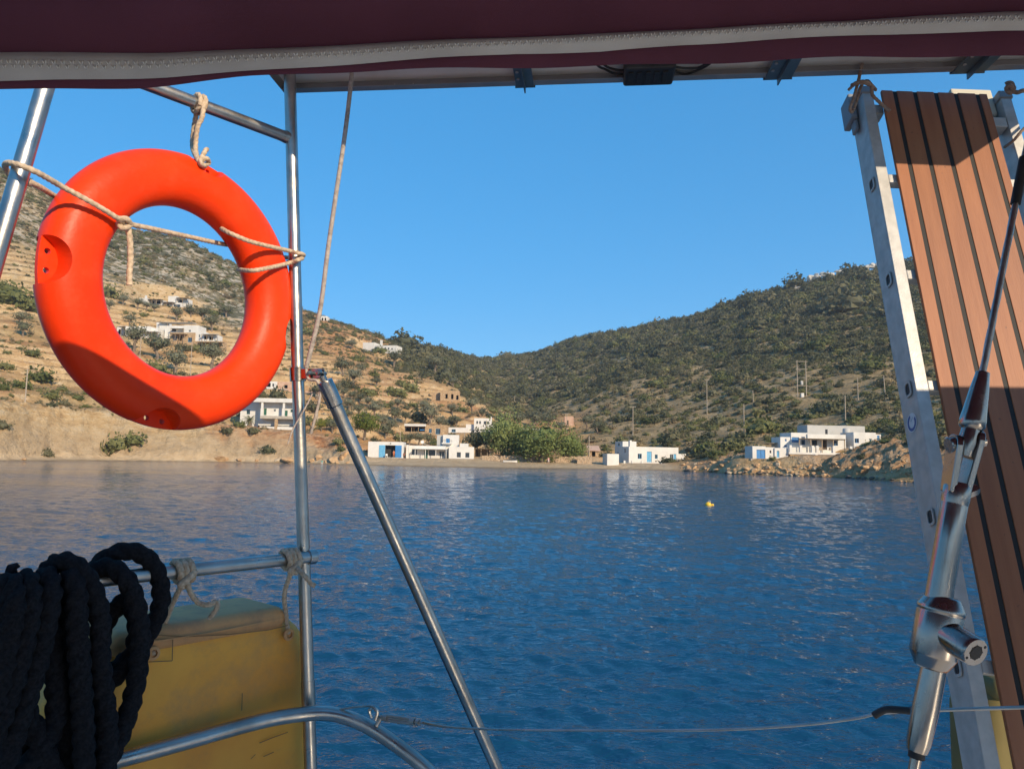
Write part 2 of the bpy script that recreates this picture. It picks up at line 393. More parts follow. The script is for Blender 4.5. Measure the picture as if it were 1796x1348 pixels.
def build_land():
    u = np.linspace(-1.0, 1.0, 801)
    Yr = np.concatenate([np.geomspace(68, 215, 250, endpoint=False), np.geomspace(215, 450, 320, endpoint=False), np.geomspace(450, 1150, 110)])
    U, YY = np.meshgrid(u, Yr); Z = land(U, YY); X = U * YY
    nr, nc = U.shape
    v = np.stack([X, YY, Z], -1).reshape(-1, 3)
    i = np.arange(nr * nc).reshape(nr, nc)
    q = np.stack([i[:-1, :-1], i[:-1, 1:], i[1:, 1:], i[1:, :-1]], -1).reshape(-1, 4)
    keep = (Z.reshape(-1)[q] > -1.2).any(1); q = q[keep]
    used = np.unique(q); remap = -np.ones(nr * nc, int); remap[used] = np.arange(len(used)); q = remap[q]; v = v[used]
    me = bpy.data.meshes.new('hillside')
    me.vertices.add(len(v)); me.vertices.foreach_set('co', v.ravel()); me.loops.add(q.size); me.loops.foreach_set('vertex_index', q.ravel())
    me.polygons.add(len(q)); me.polygons.foreach_set('loop_start', np.arange(0, q.size, 4)); me.polygons.foreach_set('loop_total', np.full(len(q), 4))
    me.polygons.foreach_set('use_smooth', np.ones(len(q), bool))
    me.update(calc_edges=True)
    yk = _uinterp(YK, U); yy = YY
    fz = fbm(X * 0.03, YY * 0.03, 51, 4)
    lime = (1 - sstep(-0.34, -0.27, U + (fz - 0.5) * 0.06)) * sstep(yk[4] * 1.04, yk[5] * 0.94, YY + (fz - 0.5) * 90)
    lime = np.maximum(lime, sstep(0.37, 0.39, U) * (1 - sstep(0.47, 0.49, U)) * sstep(yk[6] * 0.955, yk[6] * 0.985, YY) * (fz > 0.42))
    scrub = sstep(0.09, 0.13, U + (fz - 0.5) * 0.04) * sstep(yk[2] * 1.04, yk[2] * 1.2, YY)
    far = sstep(-0.20, -0.14, U) * sstep(0.0, 40, YY - (yk[4] + (fz - 0.5) * 40 + 50 * (1 - sstep(-0.2, -0.02, U))))
    scrub = np.maximum(scrub, far)
    redz = sstep(-0.34, -0.25, U) * (1 - sstep(0.06, 0.14, U)) * (0.35 + 0.5 * (fz > 0.5))
    bl = sstep(yk[1] * 0.99, yk[1] * 1.0, YY) * (1 - sstep(yk[2] * 1.0, yk[2] * 1.05, YY + (fz - 0.5) * 14))
    bl = bl * np.clip(sstep(0.22, 0.27, U) + (1 - sstep(-0.20, -0.17, U)), 0, 1)
    rock2 = sstep(0.40, 0.50, U) * (1 - sstep(yk[2] * 1.08, yk[2] * 1.2, YY + (fz - 0.5) * 30)) * sstep(yk[1], yk[1] * 1.02, YY); bl = np.maximum(bl, rock2 * 0.8)
    blred = np.clip(sstep(-0.43, -0.38, U), 0, 1) * (1 - 0.35 * sstep(0.2, 0.3, U))
    sand = (1 - sstep(yk[1] * 1.0, yk[1] * 1.03, YY)) * (1 - sstep(0.20, 0.26, U)) + sstep(-0.2, -0.16, U) * (1 - sstep(0.2, 0.22, U)) * (1 - sstep(yk[2] * 0.99, yk[2] * 1.03, YY))
    one = np.ones_like(U)
    for nm, ch in (('zone', (lime, scrub, redz, one)), ('bluff', (bl, blred, np.clip(sand, 0, 1), one))):
        a = me.color_attributes.new(nm, 'FLOAT_COLOR', 'POINT')
        a.data.foreach_set('color', np.stack([c.reshape(-1)[used] for c in ch], -1).astype(np.float32).ravel())
    me.materials.append(ground_material())
    o = bpy.data.objects.new('hillside', me); COL.objects.link(o); o['kind'] = 'structure'; o['label'] = 'dry terraced hills and scrub slopes around the bay'
    return o
build_land()

# ------------------------------------------------------------------ the sea
def water_material():
    m = bpy.data.materials.new('sea_water'); m.use_nodes = True; nt = m.node_tree; L = nt.links.new
    b = nt.nodes['Principled BSDF']; b.inputs['Roughness'].default_value = 0.04; b.inputs['IOR'].default_value = 1.333
    g = N(nt, 'ShaderNodeNewGeometry')
    n0 = N(nt, 'ShaderNodeTexNoise', Scale=0.05, Detail=3.0); L(g.outputs['Position'], n0.inputs['Vector'])
    cr = N(nt, 'ShaderNodeValToRGB'); cr.color_ramp.elements[0].position = 0.35; cr.color_ramp.elements[1].position = 0.7
    cr.color_ramp.elements[0].color = (0.005, 0.045, 0.098, 1); cr.color_ramp.elements[1].color = (0.007, 0.062, 0.128, 1)
    L(n0.outputs['Fac'], cr.inputs[0]); L(cr.outputs[0], b.inputs['Base Color'])
    mp = N(nt, 'ShaderNodeMapping'); mp.inputs['Rotation'].default_value = (0, 0, 0.5); mp.inputs['Scale'].default_value = (0.65, 1.25, 1.0); L(g.outputs['Position'], mp.inputs['Vector'])
    h = None
    for sc, amp in ((2.2, 0.030), (5.0, 0.038), (11.0, 0.024), (24.0, 0.010)):
        n = N(nt, 'ShaderNodeTexNoise', Scale=sc, Detail=2.0, Distortion=0.4); L(mp.outputs[0], n.inputs['Vector'])
        k = N(nt, 'ShaderNodeMath', operation='MULTIPLY'); L(n.outputs['Fac'], k.inputs[0]); k.inputs[1].default_value = amp
        if h is None: h = k.outputs[0]
        else:
            a = N(nt, 'ShaderNodeMath', operation='ADD'); L(h, a.inputs[0]); L(k.outputs[0], a.inputs[1]); h = a.outputs[0]
    # calmer and rougher lanes of wind
    n2 = N(nt, 'ShaderNodeTexNoise', Scale=0.09, Detail=4.0); mp2 = N(nt, 'ShaderNodeMapping'); mp2.inputs['Scale'].default_value = (0.35, 1.0, 1.0); mp2.inputs['Rotation'].default_value = (0, 0, -0.15)
    L(g.outputs['Position'], mp2.inputs[0]); L(mp2.outputs[0], n2.inputs['Vector'])
    r = N(nt, 'ShaderNodeMapRange'); r.inputs[1].default_value = 0.35; r.inputs[2].default_value = 0.65; r.inputs[3].default_value = 0.55; r.inputs[4].default_value = 1.15; L(n2.outputs['Fac'], r.inputs[0])
    bp = N(nt, 'ShaderNodeBump', Distance=1.0); L(h, bp.inputs['Height']); L(r.outputs[0], bp.inputs['Strength']); L(bp.outputs[0], b.inputs['Normal'])
    return m
def build_sea():
    th = np.linspace(-math.radians(56), math.radians(56), 840); r = np.geomspace(6.0, 420, 700)
    T, R = np.meshgrid(th, r); X = R * np.sin(T); Y = R * np.cos(T); Z = np.zeros_like(X)
    dr = R * (math.log(420 / 6.0) / 700)
    rs = np.random.default_rng(5)
    for k in range(64):
        lam = 0.24 * (10.0 ** (k / 63.0)); ang = math.radians(250) + rs.normal(0, 0.55); amp = 0.0046 * lam ** 0.55 * (1.0 if lam < 0.8 else 0.6)
        kx = math.cos(ang) * 2 * math.pi / lam; ky = math.sin(ang) * 2 * math.pi / lam
        fade = np.clip((lam / dr - 1.6) / 2.0, 0, 1)
        ph = kx * X + ky * Y + rs.uniform(0, 6.28) + 1.2 * fbm(X * 0.25 / lam, Y * 0.25 / lam, 70 + k, 1)
        s = np.sin(ph); Z += amp * fade * (s + 0.25 * np.cos(2 * ph))
    nr, nc = X.shape; v = np.stack([X, Y, Z], -1).reshape(-1, 3); i = np.arange(nr * nc).reshape(nr, nc)
    q = np.stack([i[:-1, :-1], i[1:, :-1], i[1:, 1:], i[:-1, 1:]], -1).reshape(-1, 4)
    # keep the part in front of the shore, drop what lies far under the land
    U = np.where(Y > 1, X / np.maximum(Y, 1), 9.0)
    ys = np.interp(U, UG, YK[0]); keep = ((Y < ys + 6) | (np.abs(U) > 1.0)).reshape(-1)[q].any(1); q = q[keep]
    me = bpy.data.meshes.new('sea'); me.vertices.add(len(v)); me.vertices.foreach_set('co', v.ravel()); me.loops.add(q.size); me.loops.foreach_set('vertex_index', q[:, ::-1].ravel())
    me.polygons.add(len(q)); me.polygons.foreach_set('loop_start', np.arange(0, q.size, 4)); me.polygons.foreach_set('loop_total', np.full(len(q), 4)); me.polygons.foreach_set('use_smooth', np.ones(len(q), bool))
    me.update(calc_edges=True); me.materials.append(water_material())
    o = bpy.data.objects.new('sea', me); COL.objects.link(o); o['kind'] = 'structure'; o['label'] = 'rippled deep blue sea water of the bay'
    s = mesh_obj('open_sea', [(-3000, -3000, -0.5), (3000, -3000, -0.5), (3000, 1500, -0.5), (-3000, 1500, -0.5)], [(0, 1, 2, 3)], me.materials[0]); s['kind'] = 'structure'; s['label'] = 'open sea reaching to the horizon behind the boat'
build_sea()
# ------------------------------------------------------------------ buildings
WHITE = mat('whitewash', (0.60, 0.58, 0.545), (0.67, 0.65, 0.61), rough=0.85, scale=0.6, bump=0.02, bscale=3, dirt=(0.46, 0.42, 0.36), dirt_scale=0.5, dirt_amt=0.35, coord='World')
GREYWALL = mat('grey_render', (0.42, 0.41, 0.385), (0.50, 0.485, 0.455), rough=0.9, scale=0.7, bump=0.02, coord='World', dirt=(0.36, 0.33, 0.29), dirt_scale=0.7)
STONEH = mat('field_stone', (0.30, 0.19, 0.10), (0.50, 0.36, 0.22), rough=0.95, scale=2.2, bump=0.25, bscale=2.0, coord='World', ramp=(0.3, 0.7))
PINKW = mat('pink_plaster', (0.46, 0.28, 0.19), (0.55, 0.37, 0.27), rough=0.9, scale=0.8, bump=0.03, coord='World')
ROOFM = mat('flat_roof_screed', (0.46, 0.43, 0.38), (0.58, 0.55, 0.50), rough=0.9, scale=1.0, coord='World')
BLUE = mat('blue_paint', (0.030, 0.17, 0.42), (0.045, 0.22, 0.50), rough=0.55, scale=2.0, coord='World')
LBLUE = mat('pale_blue_paint', (0.10, 0.34, 0.56), (0.14, 0.40, 0.62), rough=0.6, scale=2.0, coord='World')
GREENP = mat('green_shutter_paint', (0.02, 0.10, 0.065), (0.03, 0.13, 0.085), rough=0.6, coord='World')
DARKW = mat('dark_timber', (0.055, 0.035, 0.022), (0.10, 0.065, 0.04), rough=0.7, scale=3, coord='World')
TIMBER = mat('weathered_timber', (0.27, 0.19, 0.12), (0.40, 0.30, 0.20), rough=0.8, scale=3, coord='World')
REED = mat('reed_matting', (0.20, 0.155, 0.10), (0.34, 0.27, 0.18), rough=0.95, scale=4, coord='World')
PANE = mat('window_glass', (0.02, 0.035, 0.05), (0.035, 0.05, 0.07), rough=0.08, coord='World')
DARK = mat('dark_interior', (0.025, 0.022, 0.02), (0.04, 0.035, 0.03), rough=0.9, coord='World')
CONC = mat('concrete_quay', (0.34, 0.30, 0.25), (0.44, 0.40, 0.34), rough=0.92, scale=1.5, bump=0.03, coord='World')
class House:
    """front plane through pixel (px0, pyb) at depth Y; all sizes are pixels at that depth turned into metres"""
    def __init__(s, name, label, px0, pyb, Y, yaw=0.0, cat='house', group=None):
        p = P(px0, pyb, Y); s.p = p; s.px0 = px0; s.pyb = pyb; s.k = mpp(Y); s.u = p.x / p.y
        s.c = math.cos(yaw); s.s = math.sin(yaw)
        s.root = thing(name, label, cat, p, yaw, group)
    def X(s, px, y=0.0):
        u = raydir(px, s.pyb).x; return (u * (s.p.y + y * s.c) - s.p.x + y * s.s) / (s.c - u * s.s)
    def Z(s, py, y=0.0): return EYE + (s.p.z - EYE) * (s.p.y + y * s.c) / s.p.y + (s.pyb - py) * s.k * (s.p.y + y * s.c) / s.p.y - s.p.z
    def block(s, pxa, pxb, pyt, pyb, depth, yoff=0.0, m=WHITE, front=(), left=(), right=(), base=2.5, roof=True, parapet=0.25, name='wall'):
        """a walled block with real openings. openings: (kind, a, b, top, bottom) in pixels for the front, metres/pixels rows for the sides"""
        x0, x1 = s.X(pxa, yoff), s.X(pxb, yoff); z0, z1 = s.Z(pyb, yoff), s.Z(pyt, yoff); y0, y1 = yoff, yoff + depth
        mb = MB(); fills = []
        def side(w, ops, M, px2x):
            hs = []
            for op in ops:
                a, b = px2x(op[1]), px2x(op[2]); c, d = s.Z(op[4], yoff), s.Z(op[3], yoff)
                hs.append((max(a, 0.05), min(b, w - 0.05), c, min(d, z1 - 0.1), op[0]))
            xs = sorted({0.0, w, *[h[0] for h in hs], *[h[1] for h in hs]}); zs = sorted({z0 - base, z1, *[h[2] for h in hs], *[h[3] for h in hs]})
            for xa, xb in zip(xs, xs[1:]):
                for za, zb in zip(zs, zs[1:]):
                    cx, cz = (xa + xb) / 2, (za + zb) / 2
                    if any(h[0] < cx < h[1] and h[2] < cz < h[3] for h in hs): continue
                    mb.add([M @ Vector(q) for q in ((xa, 0, za), (xb, 0, za), (xb, 0, zb), (xa, 0, zb))], [(0, 1, 2, 3)])
            for a, b, c, d, kd in hs:
                e = 0.22
                for q in (((a, 0, c), (a, e, c), (a, e, d), (a, 0, d)), ((b, 0, c), (b, 0, d), (b, e, d), (b, e, c)), ((a, 0, d), (a, e, d), (b, e, d), (b, 0, d)), ((a, 0, c), (b, 0, c), (b, e, c), (a, e, c))):
                    mb.add([M @ Vector(t) for t in q], [(0, 1, 2, 3)])
                fills.append((M, a, b, c, d, kd))
        side(x1 - x0, front, Matrix.Translation((x0, y0, 0)), lambda px: s.X(px, yoff) - x0)
        side(depth, left, Matrix.Translation((x0, y1, 0)) @ Matrix.Rotation(-math.pi / 2, 4, 'Z'), lambda t: t)
        side(depth, right, Matrix.Translation((x1, y0, 0)) @ Matrix.Rotation(math.pi / 2, 4, 'Z'), lambda t: t)
        mb.add([(x0, y1, z0 - base), (x1, y1, z0 - base), (x1, y1, z1), (x0, y1, z1)], [(1, 0, 3, 2)])
        t = 0.22
        if parapet and roof:                       # parapet top and inner faces
            o = [(x0, y0), (x1, y0), (x1, y1), (x0, y1)]; i = [(x0 + t, y0 + t), (x1 - t, y0 + t), (x1 - t, y1 - t), (x0 + t, y1 - t)]
            for k in range(4):
                k2 = (k + 1) % 4
                mb.add([(*o[k], z1), (*o[k2], z1), (*i[k2], z1), (*i[k], z1)], [(0, 1, 2, 3)])
                mb.add([(*i[k], z1), (*i[k2], z1), (*i[k2], z1 - parapet), (*i[k], z1 - parapet)], [(0, 1, 2, 3)])
        w = mb.build(name, m, s.root)
        if roof:
            mr = MB()
            if parapet: mr.box(x0 + t - 0.01, x1 - t + 0.01, y0 + t - 0.01, y1 - t + 0.01, z1 - parapet - 0.15, z1 - parapet)
            else: mr.box(x0 - 0.12, x1 + 0.12, y0 - 0.12, y1 + 0.12, z1 + 0.003, z1 + 0.16)
            mr.build('roof', ROOFM if parapet else m, s.root)
        for M, a, b, c, d, kd in fills: s.fill(M, a, b, c, d, kd, w)
        return w
    def fill(s, M, a, b, c, d, kd, w):
        fr = 0.07
        def slab(name, x0, x1, y0, y1, z0, z1, m, par): return MB().box(x0, x1, y0, y1, z0, z1, M).build(name, m, par)
        if kd[0] == 'w':                            # window: frame bars and panes
            fm = {'w': WHITE, 'wb': BLUE, 'wl': LBLUE, 'wg': GREENP, 'wd': DARKW}[kd]
            mb = MB(); mb.box(a, a + fr, 0.10, 0.17, c, d, M); mb.box(b - fr, b, 0.10, 0.17, c, d, M); mb.box(a + fr, b - fr, 0.10, 0.17, c, c + fr, M); mb.box(a + fr, b - fr, 0.10, 0.17, d - fr, d, M)
            mx = (a + b) / 2; mb.box(mx - 0.03, mx + 0.03, 0.105, 0.165, c + fr, d - fr, M)
            f = mb.build('window', fm, s.root)
            for xa, xb in ((a + fr, mx - 0.03), (mx + 0.03, b - fr)): MB().box(xa, xb, 0.13, 0.145, c + fr, d - fr, M).build('pane', PANE, f)
        elif kd[0] == 'd':                          # door leaf with a handle
            fm = {'d': DARKW, 'db': BLUE, 'dl': LBLUE, 'dg': GREENP, 'dw': WHITE}[kd]
            mx = (a + b) / 2; mb = MB()
            for xa, xb in ((a, mx - 0.015), (mx + 0.015, b)):
                mb.box(xa, xb, 0.14, 0.19, c, d, M)
                for za, zb in ((c + 0.15, c + (d - c) * 0.45), (c + (d - c) * 0.52, d - 0.15)): mb.box(xa + 0.08, xb - 0.08, 0.125, 0.145, za, zb, M)
            f = mb.build('door', fm, s.root); MB().box(mx - 0.08, mx - 0.04, 0.08, 0.14, c + 1.0, c + 1.1, M).build('handle', DARK, f)
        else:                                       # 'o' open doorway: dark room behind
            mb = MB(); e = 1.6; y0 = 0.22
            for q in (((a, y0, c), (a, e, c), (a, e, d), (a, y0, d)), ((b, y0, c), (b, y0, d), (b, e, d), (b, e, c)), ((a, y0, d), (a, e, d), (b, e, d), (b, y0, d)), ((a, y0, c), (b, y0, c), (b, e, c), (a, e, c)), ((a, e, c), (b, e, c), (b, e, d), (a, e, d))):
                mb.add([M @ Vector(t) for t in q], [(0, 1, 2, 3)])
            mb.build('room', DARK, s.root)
    def box(s, name, pxa, pxb, pyt, pyb, y0, y1, m, parent=None):
        return MB().box(s.X(pxa, y0), s.X(pxb, y0), y0, y1, s.Z(pyb, y0), s.Z(pyt, y0)).build(name, m, parent or s.root)
    def pergola(s, pxa, pxb, pyt, pyb, y0, y1, n, pm=TIMBER, rm=REED, slats=0):
        x0, x1, zt, zb = s.X(pxa, y0), s.X(pxb, y0), s.Z(pyt, y0), s.Z(pyb, y0)
        for i in range(n):
            x = x0 + 0.1 + (x1 - x0 - 0.2) * i / max(1, n - 1); MB().box(x - 0.07, x + 0.07, y0 + 0.05, y0 + 0.19, zb - 0.8, zt - 0.19).build('post', pm, s.root)
        MB().box(x0, x1, y0, y0 + 0.16, zt - 0.188, zt - 0.03).build('beam', pm, s.root)
        MB().box(x0 - 0.1, x1 + 0.1, y0 - 0.25, y1, zt - 0.027, zt + 0.05).build('pergola_roof', rm, s.root)
        for i in range(slats):
            x = x0 + (x1 - x0) * (i + 0.5) / slats; MB().box(x - 0.05, x + 0.05, y0 - 0.4, y0 - 0.26, zt - 0.1, zt + 0.05).build('rafter', pm, s.root)

h = House('boathouse', 'white boathouse with open blue double doors at the beach', 645, 802, 184, 0.05)
h.block(645, 707, 774, 802, 6.5, front=[('o', 675, 693, 780, 801)], left=[('w', 2.2, 3.2, 784, 791)])
M_ = None
for a, b in ((664.5, 675), (693, 704)):
    d_ = MB().box(h.X(a), h.X(b), -0.09, -0.01, h.Z(801), h.Z(780)); o_ = d_.build('door', BLUE if a > 680 else LBLUE, h.root)
    for t in (0.25, 0.75): MB().box(h.X(a) + 0.05, h.X(b) - 0.05, -0.12, -0.09, h.Z(801) + 3 * t - 0.06, h.Z(801) + 3 * t + 0.06).build('ledge', BLUE if a > 680 else LBLUE, o_)
h.box('lamp', 683.5, 685, 776, 777.5, -0.2, -0.004, DARK)
h.box('step', 640, 709, 802, 805, -1.6, -0.01, CONC)

h = House('beach_house', 'low white beach house with white slatted porch and satellite dish', 713, 804, 186, 0.03)
h.block(713, 781, 781, 804, 6, yoff=2.2, front=[('wd', 722, 731, 787, 797), ('dg', 744, 750, 788, 803), ('wd', 752, 763, 788, 798), ('w', 770, 779, 790, 799)])
h.pergola(727, 783, 786.5, 804, 0, 2.19, 4, WHITE, WHITE, slats=14)
h.block(712, 715.5, 780, 804, 2.18, yoff=0.0, roof=False, name='end_wall')
dish_ = lathe('satellite_dish', [(0.02, 0.0), (0.25, 0.03), (0.42, 0.12), (0.45, 0.14), (0.42, 0.13), (0.02, 0.02)], 16, WHITE, h.root, Matrix.Translation((h.X(738), 3.5, h.Z(774.5))) @ Matrix.Rotation(1.2, 4, 'X'))
tube('dish_mast', [(h.X(738), 3.6, h.Z(782)), (h.X(738), 3.6, h.Z(774))], 0.04, GREYWALL, h.root, 8)
tube('pipe', [(h.X(740), 3.4, h.Z(777)), (h.X(752), 3.4, h.Z(781.5))], 0.05, GREYWALL, h.root, 8)

h = House('cube_house', 'white block house with a smaller upper cube and balcony', 787, 804, 186, 0.04)
h.block(787, 831, 783, 804, 6.5, front=[('wd', 801, 808, 792.5, 801.5), ('wd', 816, 823, 793, 801.5)], left=[('w', 2.0, 3.0, 790, 798)])
h.block(776, 804, 762.5, 784, 5, yoff=5.2, front=[('db', 781.5, 788, 769, 777)], left=[('w', 1.5, 2.4, 766, 773)])
h.block(765.5, 776, 763.5, 784, 3.5, yoff=6.2, m=GREYWALL)
h.box('balcony', 774, 792, 776.5, 778.5, 4.0, 5.19, WHITE)
h.block(806, 821, 777, 784, 3.0, yoff=3.2)
for a in (775, 779.5, 784, 788.5, 791.5): h.box('baluster', a, a + 0.5, 772.5, 776.5, 4.02, 4.08, DARK)
h.box('handrail', 774, 792, 772, 772.6, 4.0, 4.1, DARK)

h = House('pergola_shed', 'dark reed-roofed lean-to beside the white block house', 832, 801, 191, 0.0, 'shed')
h.pergola(832, 866, 786, 801, 0, 5.0, 4, TIMBER, REED)
h.block(833, 866, 787.5, 801, 0.3, yoff=4.6, m=STONEH, roof=False, name='back_wall')
h.block(858, 866, 789, 801, 1.0, yoff=0.3, m=STONEH, roof=False, name='stone_pier')

h = House('stone_house', 'brown stone house with white flat pergola above the beach houses', 746, 763, 236, 0.02)
h.block(746, 784, 745, 763, 7, m=STONEH, front=[('wl', 752, 757, 751.5, 758.5), ('wl', 764, 772, 751, 761)])
h.block(710, 746, 747, 763, 4.5, yoff=3.0, m=STONEH, front=[('o', 712, 724, 750, 757), ('o', 727, 740, 750, 757)], parapet=0)
h.pergola(709, 746, 744.5, 763, -0.2, 2.98, 4, TIMBER, WHITE)
h.box('roof_fascia', 708.5, 746.5, 743.5, 747.5, -0.75, -0.46, WHITE)
h.box('stair_rail', 736, 744, 753, 754.5, -0.6, -0.25, BLUE)
h.box('terrace_wall', 707, 746, 757, 764, -1.2, -0.25, STONEH)

h = House('tower_house', 'white two-storey cube house above the tamarisk trees', 831, 759, 250, 0.03)
h.block(831, 862.5, 733, 759, 8, yoff=0.5, front=[('wd', 835, 838, 738, 743), ('wd', 840, 843, 738, 743), ('wd', 848, 852, 738, 743.5), ('wd', 854, 857, 738, 743.5), ('wd', 846, 850, 752, 757.5), ('wd', 853, 857, 753, 757)], left=[('w', 3, 4.2, 739, 745)])
h.block(785, 822, 750, 762, 6, yoff=1.5, front=[('wl', 792, 799, 753, 758.5)])
h.block(817, 831, 744, 760, 5, yoff=1.8)
h.block(862.5, 868, 745, 759, 5, yoff=0.6)
h.box('chimney', 860, 862.3, 730, 733.5, 1.0, 1.8, WHITE); h.box('roof_shed', 833, 852, 731, 733, 3, 6, STONEH)

h = House('walled_house', 'long low white house behind the tamarisk crowns', 912, 758, 268, 0.0)
h.block(912, 964, 751.5, 758, 6, front=[('w', 925, 929, 753.5, 756.5), ('w', 948, 952, 753.5, 756.5)])

h = House('waterfront_house', 'long white house with blue doors behind a low quay wall', 1103, 812, 187, 0.26)
h.block(1103, 1190, 783, 812, 9.0, front=[('wl', 1118.5, 1125.5, 795, 804), ('dl', 1134.5, 1143, 791, 810), ('wl', 1148.5, 1153.5, 796, 803.5), ('w', 1175, 1181, 795, 804), ('dl', 1181.5, 1186, 794.5, 811)], left=[('wb', 1.5, 2.4, 793, 805), ('w', 6.0, 7.0, 786, 794)])
h.block(1190, 1203, 794, 812, 4.5, yoff=0.1)
h.block(1092, 1116, 774, 784, 5, yoff=5.5, left=[('wg', 2, 3, 777, 782)])
h.block(1104.5, 1108, 772, 784, 0.9, yoff=1.4, parapet=0.1, name='chimney')
h.block(1108, 1115, 776, 784, 1.6, yoff=1.4)
h.box('quay', 1090, 1192, 812, 822, -3.2, -0.02, CONC)
for a in (1094, 1108, 1125, 1157, 1189): h.box('quay_post', a, a + 3, 807.5, 812, -3.1, -2.75, WHITE)
for a, b in ((1097, 1108), (1111, 1125), (1128, 1157), (1160, 1189)): h.box('railing', a, b, 809, 809.5, -2.96, -2.9, GREYWALL)

h = House('white_shed', 'small plain white shed beside the long waterfront house', 1065, 813, 181, 0.2, 'shed')
h.block(1065, 1085.5, 795.5, 813, 3.5, left=[('dw', 0.8, 2.4, 798, 812)])
h = House('beach_hut', 'small hut with sloping tan roof next to the beach wall', 1033, 801, 197, 0.0, 'hut')
h.block(1034, 1050, 790, 801, 3.5, m=STONEH, front=[('o', 1038, 1044, 792, 800)], roof=False)
MB().add([(h.X(1031), -0.5, h.Z(790.5)), (h.X(1053), -0.5, h.Z(790.5)), (h.X(1053), 3.9, h.Z(782)), (h.X(1031), 3.9, h.Z(782)), (h.X(1031), -0.5, h.Z(789.5)), (h.X(1053), -0.5, h.Z(789.5)), (h.X(1053), 3.9, h.Z(781)), (h.X(1031), 3.9, h.Z(781))], [(0, 3, 2, 1), (4, 5, 6, 7), (0, 1, 5, 4), (1, 2, 6, 5), (2, 3, 7, 6), (3, 0, 4, 7)]).build('roof', PINKW, h.root)

h = House('terrace_house', 'rambling white and grey house with blue shutters above the rocks', 1420, 793, 146, 0.10)
h.block(1417, 1484, 761, 793, 6, yoff=4.0, m=WHITE, front=[('wd', 1424.5, 1433.5, 771, 781), ('d', 1443, 1451, 770.5, 788), ('wb', 1461, 1470, 772, 780.5)], right=[('wl', 2.2, 3.1, 771, 782)])
h.block(1417, 1518, 745, 764, 4.5, yoff=10.1, m=GREYWALL, front=[('wd', 1448, 1452.5, 752, 760.5), ('wd', 1486, 1491, 751.5, 760)])
h.block(1388, 1417, 759, 793, 5, yoff=4.3, front=[('wb', 1406, 1412.5, 766, 780), ('db', 1389, 1402, 767, 776)])
h.block(1369, 1388, 767, 793, 4, yoff=4.5, front=[('wb', 1377, 1380, 770.5, 774.5), ('wb', 1375.5, 1380.5, 781, 784)])
h.block(1498, 1519, 756, 786, 5, yoff=3.2, m=WHITE, front=[('wb', 1499.5, 1507, 767, 775)], right=[('wl', 1.0, 1.8, 767, 778), ('w', 3.2, 4.0, 767, 778)])
h.block(1519, 1537, 756, 786, 4, yoff=4.2, front=[('wl', 1526, 1529, 767, 779)])
h.block(1537, 1546, 759, 780, 3, yoff=5.5, front=[('db', 1539, 1543.5, 761, 776)])
h.pergola(1402, 1483, 769, 793, 1.6, 3.99, 5, TIMBER, REED)
h.box('terrace', 1384, 1496, 793, 796.5, 0.4, 4.0, WHITE); h.box('terrace_base', 1386, 1494, 796.5, 812, 0.6, 4.0, STONEH)
for a in (1385, 1403, 1424, 1432, 1461, 1491): h.box('pillar', a, a + 4.2, 781, 793, 0.42, 0.9, WHITE)
for a, b in ((1389, 1403), (1407, 1424), (1465, 1491)):
    for q in range(2): h.box('railing', a, b, 783 + q * 4, 783.5 + q * 4, 0.6, 0.66, GREYWALL)
for a in (1501, 1525): h.box('pillar', a, a + 3.4, 781, 787, 1.4, 1.8, WHITE)
h.box('garden_wall', 1499, 1528, 786, 789, 1.3, 3.2, WHITE)
for i in range(9):                                         # stair down to the rocks
    h.box('step', 1430 - i * 4.2, 1434.5 - i * 4.2, 796 + i * 1.25, 800 + i * 1.25, -0.6, 0.4, WHITE)
lathe('water_tank', [(0.05, 0), (0.75, 0.02), (0.75, 0.9), (0.6, 1.1), (0.2, 1.2)], 16, GREYWALL, h.root, Matrix.Translation((h.X(1517), 6.5, h.Z(757))))
for a, b in ((1437, 1441), (1454, 1458)):                  # terrace chairs
    h.box('chair_seat', a, b, 788.5, 789.2, 1.2, 1.6, TIMBER); h.box('chair_back', a, b, 784, 788, 1.62, 1.68, TIMBER)

h = House('boat_shed', 'small white boat shed with bright blue doors on the rocks', 1320, 804, 146, 0.06, 'shed')
h.block(1320, 1343, 782, 804, 4.0, front=[('db', 1327, 1344 - 1.5, 788, 803.5)])
h.block(1343, 1359, 783.5, 804, 3.6, yoff=0.5, front=[('wd', 1350, 1353, 789, 794)])
h.block(1359, 1383, 784.5, 804, 3.2, yoff=0.2, front=[('dl', 1362.5, 1367, 789.5, 801)])
h.box('ledge', 1317, 1386, 804, 807, -1.2, -0.02, CONC)
h.pergola(1330, 1372, 776, 782, 5.0, 9.0, 3, TIMBER, REED)

h = House('villa', 'white two-storey villa with green shutters and dark porch by the palm', 420, 753, 201, 0.03)
h.block(455, 520, 725, 753, 7, yoff=2.5, m=WHITE, front=[('wg', 470, 480, 734, 746), ('wg', 484, 493, 734, 746), ('wg', 497, 514, 734, 746)])
h.block(452, 522, 703, 729, 7, yoff=2.2, front=[('dg', 461, 466, 715, 727), ('w', 478, 482, 716, 720.5), ('dg', 498, 503, 718, 728), ('wg', 508, 512, 716, 721)])
h.box('porch_slab', 455, 522, 728, 733, -0.1, 2.19, CONC)
h.box('roof_slab', 425, 518, 697, 704, -0.3, 2.19, WHITE)
for a in (456, 494, 518): h.box('column', a, a + 3.5, 704, 728, -0.05, 0.4, WHITE)
for a in (481, 514): h.box('porch_pier', a, a + 5, 733, 753, 0, 0.6, STONEH)
h.box('porch_wall', 462, 520, 747, 753.5, 0.05, 0.35, WHITE)
h.block(420, 452, 704, 753, 6, yoff=3.5, front=[('wg', 431, 437, 718, 726)])

